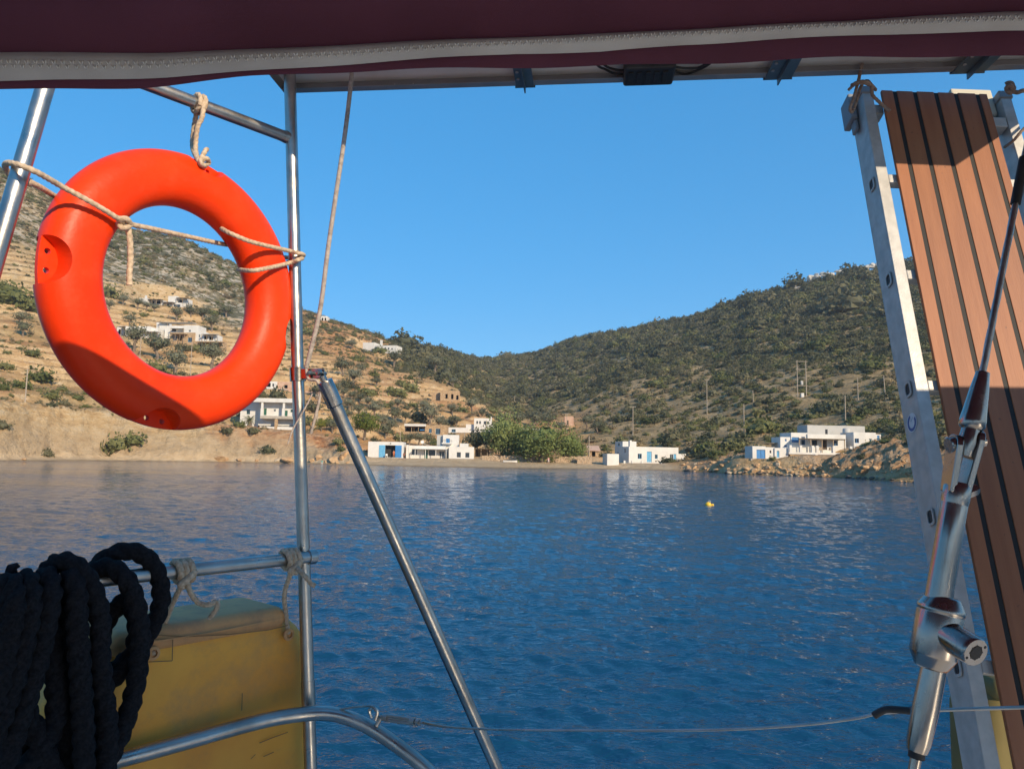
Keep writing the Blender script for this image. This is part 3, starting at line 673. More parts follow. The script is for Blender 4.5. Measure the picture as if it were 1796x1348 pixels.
h = House('upper_villa', 'white villa with timber pergolas highest on the terraced hill', 243, 540, 368, -0.05)
h.block(243, 258, 522, 533, 7, front=[]); h.box('chimney', 252.5, 255, 517, 522.5, 1, 2, WHITE)
h.block(258, 284, 525, 534, 6, yoff=3.5, front=[('o', 262, 270, 527, 532), ('o', 274, 282, 527, 532)]); h.pergola(257, 282, 524, 534, 0, 3.4, 4)
h.block(294, 309, 518, 533, 8, yoff=1.0); h.block(309, 327, 522, 533, 6, yoff=3.0, front=[('o', 312, 320, 525, 531)]); h.pergola(308, 330, 521, 533, 0, 2.9, 3)
h.block(284, 319, 530, 539.5, 6, yoff=0.0, front=[('w', 288, 296, 532, 536.5), ('w', 304, 316, 533, 538)]); h.pergola(281, 303, 529, 536, -2.6, -0.05, 3)
h.box('terrace_wall', 262, 330, 538, 544, -3.2, -2.7, STONEH)

h = House('lower_left_villa', 'wide white villa with porch on the left of the terraces', 205, 593, 300, -0.04)
h.block(219, 262, 571, 590, 8, front=[('w', 225, 229, 583, 588), ('w', 235, 239, 583, 589), ('w', 230, 231.5, 582, 584)])
h.block(246, 276, 574, 594, 6, yoff=1.5, front=[('o', 247, 253, 582, 591), ('o', 256, 262, 582, 592), ('o', 264, 272, 583, 593)]); h.pergola(244, 276, 580.5, 594, -2.0, 1.45, 4, TIMBER, WHITE)
h.pergola(203, 219, 571.5, 590, 0.2, 5, 3, TIMBER, WHITE); h.block(204, 219, 573, 590, 3, yoff=4.6, front=[('o', 207, 212, 577, 586)])
h.box('terrace_wall', 200, 282, 592, 601, -3.0, -2.2, STONEH)

h = House('terraced_villa', 'stepped white villa with several porches in the middle of the terraces', 275, 609, 300, -0.05)
h.block(287, 325, 570, 582, 8, yoff=5.0, front=[('o', 299, 307, 574, 580)]); h.block(272, 288, 564, 576, 5, yoff=8.0)
h.pergola(276, 336, 564, 571, 6.5, 10.5, 5, TIMBER, WHITE)
h.block(321, 346, 569, 592, 7, yoff=3.0, front=[('w', 329, 333, 577, 581)]); h.block(338, 354, 579, 593, 6, yoff=1.6, front=[('w', 347, 350, 585, 591)])
h.pergola(297, 320, 574.5, 584, 2.6, 4.9, 3, TIMBER, WHITE)
h.block(297, 340, 582, 599, 6, yoff=0.8, m=STONEH, front=[('w', 303, 309, 588, 597), ('o', 312, 318, 588, 597), ('wl', 329, 336, 591, 599)]); h.pergola(297, 323, 584.5, 600, -1.5, 0.75, 4)
h.block(354, 378, 585, 596, 6, yoff=1.2, front=[('o', 357, 363, 588, 594), ('o', 366, 373, 589, 595)]); h.pergola(352, 380, 584.5, 597, -1.0, 1.15, 4, TIMBER, WHITE)
h.block(340, 388, 597, 612, 5, yoff=0.3, m=STONEH, front=[('o', 350, 362, 602, 610), ('o', 367, 384, 603, 611)]); h.pergola(344, 390, 599, 612, -1.8, 0.25, 4, TIMBER, REED)

h = House('hillside_house', 'isolated long white house with a chimney high on the reddish slope', 640, 619, 425, -0.22)
h.block(654, 695, 606, 618, 9, front=[('wd', 674, 676.5, 609.5, 613), ('wd', 680, 682.5, 610, 613.5), ('wd', 686, 688.5, 611, 614), ('wd', 657, 662, 608, 613)])
h.block(636, 656, 600, 610, 8, yoff=4); h.box('chimney', 666, 669, 596, 606.3, 3, 4.2, WHITE); h.box('terrace_wall', 654, 699, 618, 620, -3.5, -0.05, WHITE); h.box('terrace_base', 658, 690, 620, 626, -3.2, -0.3, STONEH)

h = House('stone_ruin', 'roofless stone ruin with three dark doorways on the slope', 757, 703, 335, 0.05, 'ruin')
h.block(772, 806, 684, 703, 6, m=STONEH, roof=False, front=[('o', 781, 785, 690, 698), ('o', 791, 795, 690, 699), ('o', 800, 804, 692, 700)]); h.block(757, 772, 688, 700, 5, yoff=3, m=STONEH, roof=False)

h = House('pink_house', 'low pink plastered house with white end and terrace above the villa', 455, 688, 268, 0.0)
h.block(455, 485, 668, 680, 6, front=[('o', 466, 474, 671, 678), ('wd', 477, 480, 672, 677)]); h.block(485, 516, 668.5, 682, 6, yoff=0.6, m=PINKW, front=[('o', 498, 504, 674, 680)])
h.block(536, 558, 684, 699, 5, yoff=-0.5, m=PINKW, front=[('o', 544, 547, 691, 698), ('o', 550, 553, 691, 698)]); h.box('terrace_slab', 452, 500, 681, 683, -2.6, -0.02, CONC)
h.box('terrace_base', 456, 500, 683, 692, -2.4, -0.1, STONEH)
h = House('pink_hut', 'small pinkish ruined hut at the foot of the dark slope', 990, 746, 310, 0.0, 'hut')
h.block(990, 1006, 730, 746, 4, m=PINKW, roof=False, front=[('o', 994, 997, 737, 744)])
h = House('far_house', 'tiny white house near the top of the left ridge line', 561, 563, 480, 0.0)
h.block(561, 574, 554, 563, 6, front=[('o', 564, 567, 557, 562), ('o', 569, 572, 557, 562)])

# ------------------------------------------------------------------ walls along the beach
STW = mat('dry_stone', (0.28, 0.19, 0.12), (0.52, 0.39, 0.26), rough=0.95, scale=3.0, bump=0.3, bscale=2.6, coord='World', ramp=(0.3, 0.68))
def stone_wall(name, label, a, b, top, thick=0.6):
    """wall between two pixels on the land (px, row, depth), stones as an uneven face"""
    p = P(*a); q = P(*b); n = max(6, int((q - p).length / 0.35)); mb = MB(); d = (q - p).normalized(); nn = Vector((-d.y, d.x, 0))
    rows = 6; v = []
    for i in range(n + 1):
        c = p.lerp(q, i / n); hh = top * random.uniform(0.88, 1.08)
        prof = [(-thick / 2, -1.0)] + [(-thick / 2 + random.uniform(-0.07, 0.07), hh * j / rows) for j in range(1, rows + 1)] + [(thick / 2, hh), (thick / 2, -1.0)]
        v += [c + nn * s_ + Vector((0, 0, z_)) for s_, z_ in prof]
    k = rows + 3; f = [(i * k + j, (i + 1) * k + j, (i + 1) * k + j + 1, i * k + j + 1) for i in range(n) for j in range(k - 1)]
    mb.add(v, f); o = mb.build(name, STW); return tag(o, label, 'wall', 'stone walls at the shore')
stone_wall('stone_wall', 'low rubble wall under the blue-doored boathouse', (638, 810, 181), (706, 810, 181), 0.9)
stone_wall('stone_wall', 'rubble wall on the sand before the low porch house', (712, 810, 182.5), (790, 810, 182.5), 0.6)
stone_wall('stone_wall', 'long rubble wall under the tamarisk trees by the beach', (845, 810, 186), (1012, 812, 186), 1.7)
stone_wall('stone_wall', 'dark stone wall between the tamarisks and the white shed', (1012, 813, 184), (1038, 813, 184), 2.0)
stone_wall('stone_wall', 'dry stone wall along the top of the tan bluff', (0, 712, 168), (96, 724, 180), 1.1)
stone_wall('stone_wall', 'rubble wall above the red bluff in front of the villa', (404, 762, 194), (556, 768, 194), 1.0)
# ------------------------------------------------------------------ vegetation
def leaf_material(name, c1, c2, c3, hue=0.06):
    m = bpy.data.materials.new(name); m.use_nodes = True; nt = m.node_tree; L = nt.links.new
    b = nt.nodes['Principled BSDF']; b.inputs['Roughness'].default_value = 0.75; b.inputs['Specular IOR Level'].default_value = 0.2
    oi = N(nt, 'ShaderNodeObjectInfo'); g = N(nt, 'ShaderNodeNewGeometry')
    n = N(nt, 'ShaderNodeTexNoise', Scale=0.8, Detail=3.0); L(g.outputs['Position'], n.inputs['Vector'])
    a = N(nt, 'ShaderNodeMath', operation='ADD'); L(n.outputs['Fac'], a.inputs[0]); L(oi.outputs['Random'], a.inputs[1])
    mlt = N(nt, 'ShaderNodeMath', operation='MULTIPLY'); L(a.outputs[0], mlt.inputs[0]); mlt.inputs[1].default_value = 0.62
    cr = N(nt, 'ShaderNodeValToRGB'); e = cr.color_ramp.elements; e.new(0.5)
    for el, p, c in zip(e, (0.15, 0.5, 0.9), (c1, c2, c3)): el.position = p; el.color = rgba(c)
    L(mlt.outputs[0], cr.inputs[0]); L(cr.outputs[0], b.inputs['Base Color'])
    tr = N(nt, 'ShaderNodeBsdfTranslucent'); L(cr.outputs[0], tr.inputs['Color'])
    ms = N(nt, 'ShaderNodeMixShader', Fac=0.18); L(b.outputs[0], ms.inputs[1]); L(tr.outputs[0], ms.inputs[2]); L(ms.outputs[0], nt.nodes['Material Output'].inputs['Surface'])
    return m
LF_DARK = leaf_material('maquis_leaf', (0.052, 0.058, 0.030), (0.095, 0.098, 0.050), (0.17, 0.155, 0.085))
LF_GREEN = leaf_material('lentisk_leaf', (0.070, 0.086, 0.028), (0.125, 0.135, 0.046), (0.20, 0.19, 0.08))
LF_OLIVE = leaf_material('olive_leaf', (0.085, 0.090, 0.050), (0.13, 0.135, 0.080), (0.19, 0.19, 0.125))
LF_TAM = leaf_material('tamarisk_leaf', (0.095, 0.125, 0.034), (0.15, 0.185, 0.055), (0.21, 0.24, 0.085))
LF_PINE = leaf_material('pine_leaf', (0.075, 0.10, 0.018), (0.14, 0.16, 0.030), (0.21, 0.21, 0.045))
LF_BROWN = leaf_material('dry_brush', (0.13, 0.10, 0.055), (0.20, 0.155, 0.085), (0.27, 0.21, 0.12))
BARK = mat('bark', (0.12, 0.085, 0.06), (0.24, 0.19, 0.14), rough=0.95, scale=6, bump=0.02)
def crown_geo(rs, clumps, leaves, rx, rz, zc, lsize, cl=0.34, lower=-0.35, core=0.62, hang=0.0):
    """many small leaf faces gathered in clumps through an ellipsoid, with an inner mass of leaves"""
    v = []; f = []
    for c in range(clumps):
        d = rs.normal(size=3); d /= np.linalg.norm(d); d[2] = max(d[2], lower) if rs.random() < 0.9 else d[2]
        rad = rs.uniform(0.45, 0.92) * (1 + 0.22 * math.sin(3.1 * d[0] + 2 * d[1] + c % 3))
        o = np.array([d[0] * rx * rad, d[1] * rx * rad, zc + d[2] * rz * rad])
        cr_ = cl * rs.uniform(0.7, 1.3)
        for l in range(leaves):
            p = o + rs.normal(size=3) * cr_ * rx * 0.42 * np.array([1, 1, 0.75])
            p[2] -= hang * rs.random() * rz
            nrm = (p - np.array([0, 0, zc])) / rx + rs.normal(size=3) * 0.8; nrm /= np.linalg.norm(nrm) + 1e-6
            t = np.cross(nrm, rs.normal(size=3)); t /= np.linalg.norm(t) + 1e-6; b = np.cross(nrm, t)
            s = lsize * rx * rs.uniform(0.6, 1.3); k = len(v)
            v += [p - t * s, p - b * s * 0.55, p + t * s, p + b * s * 0.55]; f.append((k, k + 1, k + 2, k + 3))
    if core:
        k0 = len(v); nu, nv = 10, 6
        for i in range(nv + 1):
            ph = math.pi * i / nv
            for j in range(nu):
                th = 2 * math.pi * j / nu; w = core * rs.uniform(0.75, 1.15)
                v.append(np.array([rx * w * math.sin(ph) * math.cos(th), rx * w * math.sin(ph) * math.sin(th), zc + rz * w * math.cos(ph)]))
        for i in range(nv):
            for j in range(nu): f.append((k0 + i * nu + j, k0 + (i + 1) * nu + j, k0 + (i + 1) * nu + (j + 1) % nu, k0 + i * nu + (j + 1) % nu))
    return v, f
def leaf_mesh(name, m, *a, **k):
    v, f = crown_geo(np.random.default_rng(a[0]), *a[1:], **k); me = bpy.data.meshes.new(name); me.from_pydata([tuple(p) for p in v], [], f); me.materials.append(m); me.update(); return me
def trunk_mesh(seed, h, r, limbs=4, spread=0.55):
    random.seed(seed); mb = MB(); top = Vector((random.uniform(-.12, .12), random.uniform(-.12, .12), h * 0.55))
    mb.tube(catmull([(0, 0, -0.35), (0.03, 0.02, h * 0.25), top], 4), [r * 1.35, r * 1.3, r * 1.25, r * 1.2, r * 1.1, r * 1.05, r, r * 0.95, r * 0.9], 8)
    for i in range(limbs):
        a = 2 * math.pi * i / limbs + random.uniform(-.4, .4); e = top + Vector((math.cos(a) * spread, math.sin(a) * spread, h * random.uniform(0.4, 0.65)))
        mb.tube([top - Vector((0, 0, 0.06)), top.lerp(e, 0.5) + Vector((0, 0, 0.05)), e], [r * 0.7, r * 0.5, r * 0.2], 6)
    me = bpy.data.meshes.new('trunk'); me.from_pydata(mb.v, [], mb.f); me.materials.append(BARK); me.update(); return me
SHRUB = {'dark': [leaf_mesh('shrub', LF_DARK, 100 + i, 34, 9, 1.0, 0.62, 0.30, 0.13) for i in range(4)],
         'green': [leaf_mesh('shrub', LF_GREEN, 200 + i, 34, 9, 1.0, 0.55, 0.26, 0.13) for i in range(4)],
         'brown': [leaf_mesh('shrub', LF_BROWN, 300 + i, 22, 7, 1.0, 0.5, 0.2, 0.13) for i in range(2)]}
OLIVE = [(trunk_mesh(i, 1.15, 0.10), leaf_mesh('crown', LF_OLIVE, 400 + i, 55, 12, 1.0, 0.68, 1.15, 0.085, cl=0.36, core=0.5)) for i in range(4)]
DKTREE = [(trunk_mesh(20 + i, 1.0, 0.10), leaf_mesh('crown', LF_DARK, 450 + i, 60, 12, 1.0, 0.75, 1.05, 0.09, cl=0.36, core=0.55)) for i in range(3)]
TAMA = [(trunk_mesh(40 + i, 1.0, 0.07, 6, 0.6), leaf_mesh('crown', LF_TAM, 500 + i, 150, 28, 1.0, 0.80, 0.86, 0.05, cl=0.30, core=0.6, hang=0.30, lower=-0.8)) for i in range(4)]
PINET = [(trunk_mesh(60 + i, 1.0, 0.07, 5, 0.6), leaf_mesh('crown', LF_PINE, 550 + i, 100, 20, 1.0, 0.62, 0.9, 0.05, cl=0.30, core=0.5)) for i in range(2)]
rv = random.Random(3)
def where(px, py):
    if px < 120: return 'left of the orange lifebuoy'
    if px < 400 and py < 580: return 'beside the upper villas seen through the orange ring'
    if px < 400: return 'below the villas seen through the orange ring'
    if px < 580 and py < 720: return 'on the slope behind the steel post'
    if px < 620: return 'near the white villa behind the steel post'
    if px < 700 and py < 670: return 'below the isolated hillside house'
    if px < 700: return 'in the grove above the boathouse'
    if px < 830 and py < 735: return 'near the roofless stone ruin'
    if px < 870: return 'behind the white beach houses'
    if px < 1100: return 'at the foot of the valley'
    if px < 1230: return 'behind the long waterfront house'
    if px < 1390: return 'uphill of the blue-doored boat shed'
    if px < 1480: return 'around the double timber pylon'
    return 'behind the terrace house near the ladder'
def tree(kind, name, label, px, py, wpx, group, Y=None, hs=1.0):
    p = P(px, py, Y) if Y else hit(px, py)
    if Y: p.z = min(p.z, ground(p.x, p.y) + 0.05)
    tm, cm = rv.choice(kind); r = wpx * (0.62 if kind is OLIVE else 0.54) * mpp(p.y)
    t = thing(name, label, 'tree', p, rv.uniform(0, 6.28), group); t.scale = (r, r, r * hs * rv.uniform(0.92, 1.08))
    obj_of('trunk', tm, t); obj_of('crown', cm, t); return t
def shrub(kind, px, py, wpx, label, group, hs=1.0):
    p = hit(px, py); r = wpx * 0.66 * mpp(p.y); o = obj_of('shrub', rv.choice(SHRUB[kind])); o.location = p + Vector((0, 0, -0.12 * r)); o.rotation_euler = (0, 0, rv.uniform(0, 6.28)); o.scale = (r, r * rv.uniform(0.8, 1.1), r * hs * rv.uniform(0.85, 1.15))
    return tag(o, label, 'shrub', group)
G1 = 'olive trees on the terraced left slope'; L1 = 'grey-green olive tree standing on the dry terraced left slope'
for x, y, w in ((616, 613, 18), (691, 643, 28), (632, 656, 18), (601, 660, 30), (763, 656, 30), (659, 680, 18), (619, 676, 28), (590, 692, 18), (603, 698, 18), (617, 704, 18), (631, 709, 18), (645, 714, 18),
                (191, 544, 19), (216, 535, 18), (241, 542, 18), (257, 544, 15), (271, 547, 14), (309, 562, 22), (334, 557, 20), (227, 571, 20), (40, 590, 26), (35, 570, 24), (371, 580, 26), (396, 557, 24), (355, 562, 22), (785, 660, 16),
                (697, 718, 20), (828, 724, 24), (675, 770, 26), (692, 742, 24), (657, 732, 28), (753, 745, 34), (710, 741, 18), (735, 782, 22), (718, 781, 20), (752, 781, 18), (795, 680, 18), (793, 728, 20), (556, 700, 26), (575, 716, 24), (590, 730, 26), (606, 742, 24), (612, 722, 22), (628, 730, 22), (668, 752, 26), (685, 760, 24), (770, 752, 22), (800, 748, 20), (640, 745, 22), (583, 760, 24), (742, 722, 20), (845, 735, 20), (858, 742, 18)):
    tree(OLIVE, 'olive_tree', 'grey-green olive tree ' + where(x, y), x, y, w, 'olive trees ' + where(x, y))
for x, y, w, lb in ((236, 616, 38, 'leaning olive tree below the wide white villa'), (275, 632, 38, 'olive tree right of the leaning one inside the orange ring'), (307, 656, 38, 'large olive tree with bare trunk lowest inside the orange ring'), (371, 644, 40, 'broad olive tree at the lower right inside the orange ring')):
    tree(OLIVE, 'olive_tree', lb, x, y, w, G1, hs=1.1)
for x, y, w in ((880, 752, 26), (908, 752, 28), (936, 750, 28), (962, 752, 26), (1030, 752, 24), (1048, 760, 22), (985, 760, 22)): tree(OLIVE, 'olive_tree', 'pale olive tree in the row behind the tamarisks', x, y, w, 'olive row behind the tamarisks')
tree(PINET, 'pine_tree', 'yellow-green bushy pine above the boathouse', 640, 772, 58, 'trees by the beach', hs=0.95)
tree(PINET, 'pine_tree', 'small round green tree right of the white villa', 563, 757, 28, 'trees by the beach')
tree(DKTREE, 'evergreen_tree', 'dark evergreen tree behind the upper white cube', 836, 796, 52, 'trees by the beach', Y=196, hs=0.95)
tree(TAMA, 'tamarisk_tree', 'rounded tamarisk tree left of the biggest one, beside the dark evergreen', 882, 802, 80, 'trees by the beach', Y=192, hs=1.05)
tree(TAMA, 'tamarisk_tree', 'biggest feathery tamarisk tree at the edge of the sand', 951, 809, 94, 'trees by the beach', Y=184, hs=0.92)
tree(TAMA, 'tamarisk_tree', 'low tamarisk at the right end of the beach trees', 1002, 803, 56, 'trees by the beach', Y=189, hs=1.0)
tree(TAMA, 'tamarisk_tree', 'tamarisk squeezed between the two larger tamarisks', 917, 805, 60, 'trees by the beach', Y=190, hs=1.1)
G2 = 'shrubs on the left slope'; L2 = 'rounded green shrub on the dry left slope'
for x, y, w, k in ((627, 632, 26, 'green'), (663, 640, 20, 'green'), (656, 659, 22, 'green'), (719, 649, 13, 'green'), (719, 665, 18, 'green'), (748, 660, 20, 'dark'), (770, 667, 20, 'dark'), (696, 692, 38, 'green'), (717, 685, 36, 'green'),
                   (606, 678, 30, 'dark'), (647, 693, 38, 'green'), (677, 714, 24, 'green'), (725, 713, 22, 'green'), (746, 710, 20, 'green'), (813, 683, 18, 'dark'), (811, 722, 24, 'green'), (864, 722, 20, 'green'), (732, 737, 36, 'dark'), (788, 743, 22, 'dark'),
                   (599, 790, 22, 'green'), (221, 550, 11, 'green'), (250, 554, 15, 'green'), (293, 603, 20, 'dark'), (314, 610, 16, 'dark'), (328, 614, 24, 'dark'), (346, 614, 20, 'green'), (367, 621, 28, 'green'), (203, 612, 32, 'green'), (232, 640, 26, 'green'), (271, 650, 38, 'green'),
                   (298, 668, 26, 'green'), (337, 666, 28, 'green'), (186, 520, 42, 'green'), (373, 553, 30, 'green'), (20, 528, 60, 'green'), (45, 540, 50, 'green'), (10, 512, 40, 'green'), (55, 622, 30, 'green'), (10, 645, 24, 'green'), (72, 666, 42, 'green'), (88, 697, 32, 'green'),
                   (2, 750, 30, 'dark'), (205, 786, 46, 'green'), (235, 776, 40, 'green'), (82, 800, 22, 'dark'), (470, 792, 26, 'dark'), (594, 776, 20, 'green'), (400, 690, 30, 'dark'), (420, 680, 24, 'green'), (485, 700, 34, 'dark'), (455, 695, 28, 'dark'), (540, 740, 26, 'green'), (550, 718, 30, 'dark'), (575, 742, 24, 'green'), (400, 758, 20, 'dark'), (447, 758, 22, 'dark'),
                   (700, 772, 26, 'green'), (760, 780, 24, 'green'), (790, 770, 20, 'dark')):
    shrub(k, x, y, w, 'rounded %s shrub ' % ('dark green' if k == 'dark' else 'bright green') + where(x, y), 'shrubs ' + where(x, y))
G3 = 'shrubs on the right slope'; L3 = 'dense olive-green shrub on the scrubby right slope'
for i in range(150):
    x = rv.uniform(1030, 1660); y = rv.uniform(640, 795) + (x - 1030) * 0.012
    if 1095 < x < 1210 and y > 778 or 1310 < x < 1550 and y > 745: continue
    kd = rv.choice(['dark', 'green', 'dark', 'brown']); shrub(kd, x, y, rv.uniform(11, 30) * (0.6 + 0.6 * (y - 640) / 150), 'dense %s shrub ' % {'dark': 'dark green', 'green': 'olive green', 'brown': 'dry brown'}[kd] + where(x, y), 'shrubs ' + where(x, y))
shrub('dark', 1511, 802, 16, 'small dark bush on the orange rocks below the terrace end', G3); shrub('green', 1355, 806, 14, 'pale bush beside the small blue-doored shed', G3)
shrub('green', 1256, 806, 14, 'low bush on the rocks right of the waterfront house', G3); shrub('green', 1290, 786, 34, 'bright green bush left of the blue-doored shed', G3); shrub('dark', 1245, 796, 34, 'tall dark bush behind the rocks by the waterfront house', G3, 1.2)

# the countless rest of the scrub: one scatter
def scatter_scrub():
    rs = np.random.default_rng(21); pts = []; scl = []; idx = []
    n = 150000
    u = rs.uniform(-0.82, 0.82, n); t = rs.random(n)
    yk = _uinterp(YK, u); Y = np.sqrt(yk[2] ** 2 * 1.0 + t * ((yk[6] * 1.06) ** 2 - yk[2] ** 2)); X = u * Y
    f1 = fbm(X * 0.03, Y * 0.03, 51, 4); f2 = fbm(X * 0.06, Y * 0.06, 91, 3)
    right = sstep(0.09, 0.14, u + (f1 - .5) * .04); far = sstep(-0.20, -0.14, u) * sstep(0, 40, Y - (yk[4] + (f1 - .5) * 40 + 50 * (1 - sstep(-0.2, -0.02, u))))
    hi = sstep(yk[4], yk[5], Y)
    dens = np.maximum(right * (0.52 + 0.30 * hi - 0.26 * (f2 < 0.42) * (1 - 0.7 * hi)), far * 0.74)
    leftd = 0.13 + 0.40 * (f2 > 0.53) + 0.30 * hi
    dens = np.where(np.maximum(right, far) > 0.3, dens, leftd * (0.6 + 0.4 * hi))
    lim = (u > 0.365) & (u < 0.50) & (Y > yk[6] * 0.955)
    keep = (rs.random(n) < dens * 0.33) & ~lim
    for p in PADS: keep &= np.hypot(X - p[0], Y - p[1]) > p[2] * 0.95
    X = X[keep]; Y = Y[keep]; u = u[keep]; hi = hi[keep]; rt = np.maximum(right, far)[keep]; fark = far[keep]
    Z = land(u, Y)
    s = rs.lognormal(-0.08, 0.52, len(X)) * (0.75 + 0.40 * rt + 0.40 * hi * rt + 0.45 * (Y > 420))
    Z = Z - 0.12 * s
    idx = np.where(rs.random(len(X)) < 0.18 + 0.25 * (1 - rt), rs.integers(8, 10, len(X)), np.where(rs.random(len(X)) < 0.72 * rt + 0.35 * (1 - rt), rs.integers(0, 4, len(X)), rs.integers(4, 8, len(X))))
    idx = np.where((hi > 0.3) & (rt > 0.5) & (idx > 7), 0, idx); idx = np.where((hi < 0.15) & (rt > 0.5) & (idx < 4) & (rs.random(len(X)) < 0.45), idx + 4, idx)
    me = bpy.data.meshes.new('scrub'); me.from_pydata(np.stack([X, Y, Z], -1).tolist(), [], [])
    a = me.attributes.new('scl', 'FLOAT', 'POINT'); a.data.foreach_set('value', s.astype(np.float32))
    a = me.attributes.new('pick', 'INT', 'POINT'); a.data.foreach_set('value', idx.astype(np.int32))
    a = me.attributes.new('rot', 'FLOAT', 'POINT'); a.data.foreach_set('value', rs.uniform(0, 6.28, len(X)).astype(np.float32))
    o = bpy.data.objects.new('scrub', me); COL.objects.link(o); o['kind'] = 'stuff'; o['label'] = 'low evergreen scrub covering the hills'
    src = bpy.data.collections.new('scrub_shapes')
    for i, me2 in enumerate(SHRUB['dark'] + SHRUB['green'] + SHRUB['brown']): src.objects.link(bpy.data.objects.new('scrub_shape_%02d' % i, me2))
    ng = bpy.data.node_groups.new('scatter', 'GeometryNodeTree'); ng.interface.new_socket('Geometry', in_out='INPUT', socket_type='NodeSocketGeometry'); ng.interface.new_socket('Geometry', in_out='OUTPUT', socket_type='NodeSocketGeometry')
    gi = ng.nodes.new('NodeGroupInput'); go = ng.nodes.new('NodeGroupOutput'); ip = ng.nodes.new('GeometryNodeInstanceOnPoints'); ci = ng.nodes.new('GeometryNodeCollectionInfo')
    ci.inputs['Collection'].default_value = src; ci.inputs['Separate Children'].default_value = True; ci.inputs['Reset Children'].default_value = True
    def attr(nm, ty): x = ng.nodes.new('GeometryNodeInputNamedAttribute'); x.data_type = ty; x.inputs['Name'].default_value = nm; return x.outputs['Attribute']
    cx = ng.nodes.new('ShaderNodeCombineXYZ'); L = ng.links.new
    L(gi.outputs[0], ip.inputs['Points']); L(ci.outputs[0], ip.inputs['Instance']); ip.inputs['Pick Instance'].default_value = True
    L(attr('pick', 'INT'), ip.inputs['Instance Index']); L(attr('rot', 'FLOAT'), cx.inputs['Z']); L(cx.outputs[0], ip.inputs['Rotation']); L(attr('scl', 'FLOAT'), ip.inputs['Scale'])
    L(ip.outputs[0], go.inputs[0])
    md = o.modifiers.new('scatter', 'NODES'); md.node_group = ng
    print('scrub', len(X))
scatter_scrub()

# palm in front of the villa
pp = hit(437, 753); pp = P(437, 753, 199)
pt = thing('palm_tree', 'date palm with arching fronds in front of the white villa', 'tree', (pp.x, pp.y, ground(pp.x, pp.y)))
tube('trunk', [(0, 0, -0.5), (0.05, 0, 1.2), (0.0, 0, 2.3)], [0.75, 0.62, 0.5], BARK, pt, 12)
PALM = leaf_material('palm_leaf', (0.07, 0.09, 0.03), (0.12, 0.14, 0.045), (0.20, 0.20, 0.08))
for i in range(26):
    a = i * 2.4; e = 1.25 - 1.75 * (i / 26) ; mb = MB(); pts = []
    for k in range(9):
        t = k / 8; rr = 2.9 * t; z = 2.4 + math.sin(e) * rr - 1.15 * t * t * 1.2; pts.append(Vector((math.cos(a) * rr * math.cos(e * 0.8), math.sin(a) * rr * math.cos(e * 0.8), z)))
    mb.tube(pts, [0.045 - 0.004 * k for k in range(9)], 5)
    sd = Vector((-math.sin(a), math.cos(a), 0))
    for k in range(1, 9):
        for s_ in (-1, 1):
            for q in (0.0, 0.5):
                b0 = pts[k - 1].lerp(pts[k], q); w = 0.75 * math.sin(math.pi * min(1, (k + q) / 9 + 0.12)); tip = b0 + sd * s_ * w * 0.75 + (pts[k] - pts[k - 1]) * 0.9 + Vector((0, 0, -0.22 * w))
                n2 = (pts[k] - pts[k - 1]).normalized() * 0.05; mb.add([b0 - n2, b0 + n2, tip], [(0, 1, 2)])
    mb.build('frond', PALM, pt)

# ------------------------------------------------------------------ utility poles
POLE = mat('grey_pole_timber', (0.30, 0.24, 0.18), (0.44, 0.37, 0.29), rough=0.9, scale=4)
def pole(label, px, ptop, pbot, arms=1, lean=0.0, Y=None, r=0.13):
    b = hit(px, pbot) if Y is None else P(px, pbot, Y); hgt = (pbot - ptop) * mpp(b.y)
    t = thing('utility_pole', label, 'pole', b, 0, 'utility poles around the bay')
    top = Vector((lean * hgt, 0, hgt)); tube('shaft', [(0, 0, -0.8), top], [r * 1.15, r * 0.85], POLE, t, 10)
    for k in range(arms):
        z = hgt - 0.3 - k * 0.8; w = 0.8; c = top * (z / hgt)
        MB().box(c.x - w, c.x + w, -0.22, -0.14, z - 0.06, z + 0.06).build('crossarm', POLE, t)
        for s_ in (-0.7, 0, 0.7): lathe('insulator', [(0.03, 0), (0.08, 0.02), (0.08, 0.12), (0.04, 0.2)], 8, WHITE, t, Matrix.Translation((c.x + s_, -0.18, z + 0.06)))
    return t, b, top
pole('bare grey pole left of the lifebuoy on the slope', 44, 646, 704, 0)
pole('pole rising before the wide villa inside the orange ring', 243, 590, 662, 0); pole('thin pole above the trees inside the orange ring', 333, 600, 668, 0, 0.0)
pole('short pole beside the terraced villa inside the orange ring', 284, 588, 612, 0)
pole('pole behind the long waterfront house with one crossarm', 1110, 712, 768, 1); pole('pole with crossarm half way up the dark right slope', 1240, 664, 727, 1)
pole('bare pole right of the crossarm pole on the right slope', 1305, 708, 760, 0); pole('leaning bare pole uphill of the other bare poles', 1322, 684, 712, 0, -0.05)
pole('pole right above the terrace house roof', 1483, 693, 740, 0); pole('pole with a stay wire up behind the terrace house', 1505, 662, 702, 0); pole('slightly leaning pole nearest the aluminium ladder', 1553, 658, 696, 0, -0.06)
pole('pole in front of the white tower house', 852, 737, 790, 0, 0, 200); pole('short pole behind the white block house', 814, 758, 776, 0, 0.03, 205); pole('pole beside the tan-roofed beach hut', 1033, 764, 803, 0, 0, 192); pole('thin pole above the boathouse roof', 702, 758, 776, 0, 0, 205, 0.08)
pole('pole right of the villa behind the steel post', 557, 692, 734, 1, 0, 215); pole('pole at the pinkish ruined hut', 994, 724, 762, 1, 0, 280)
pole('thin mast beside the hillside house', 699, 617, 640, 0, 0.02); pole('pole on the reddish spur above the valley', 787, 646, 664, 0); pole('lone pole near the end of the reddish spur', 902, 694, 712, 0)
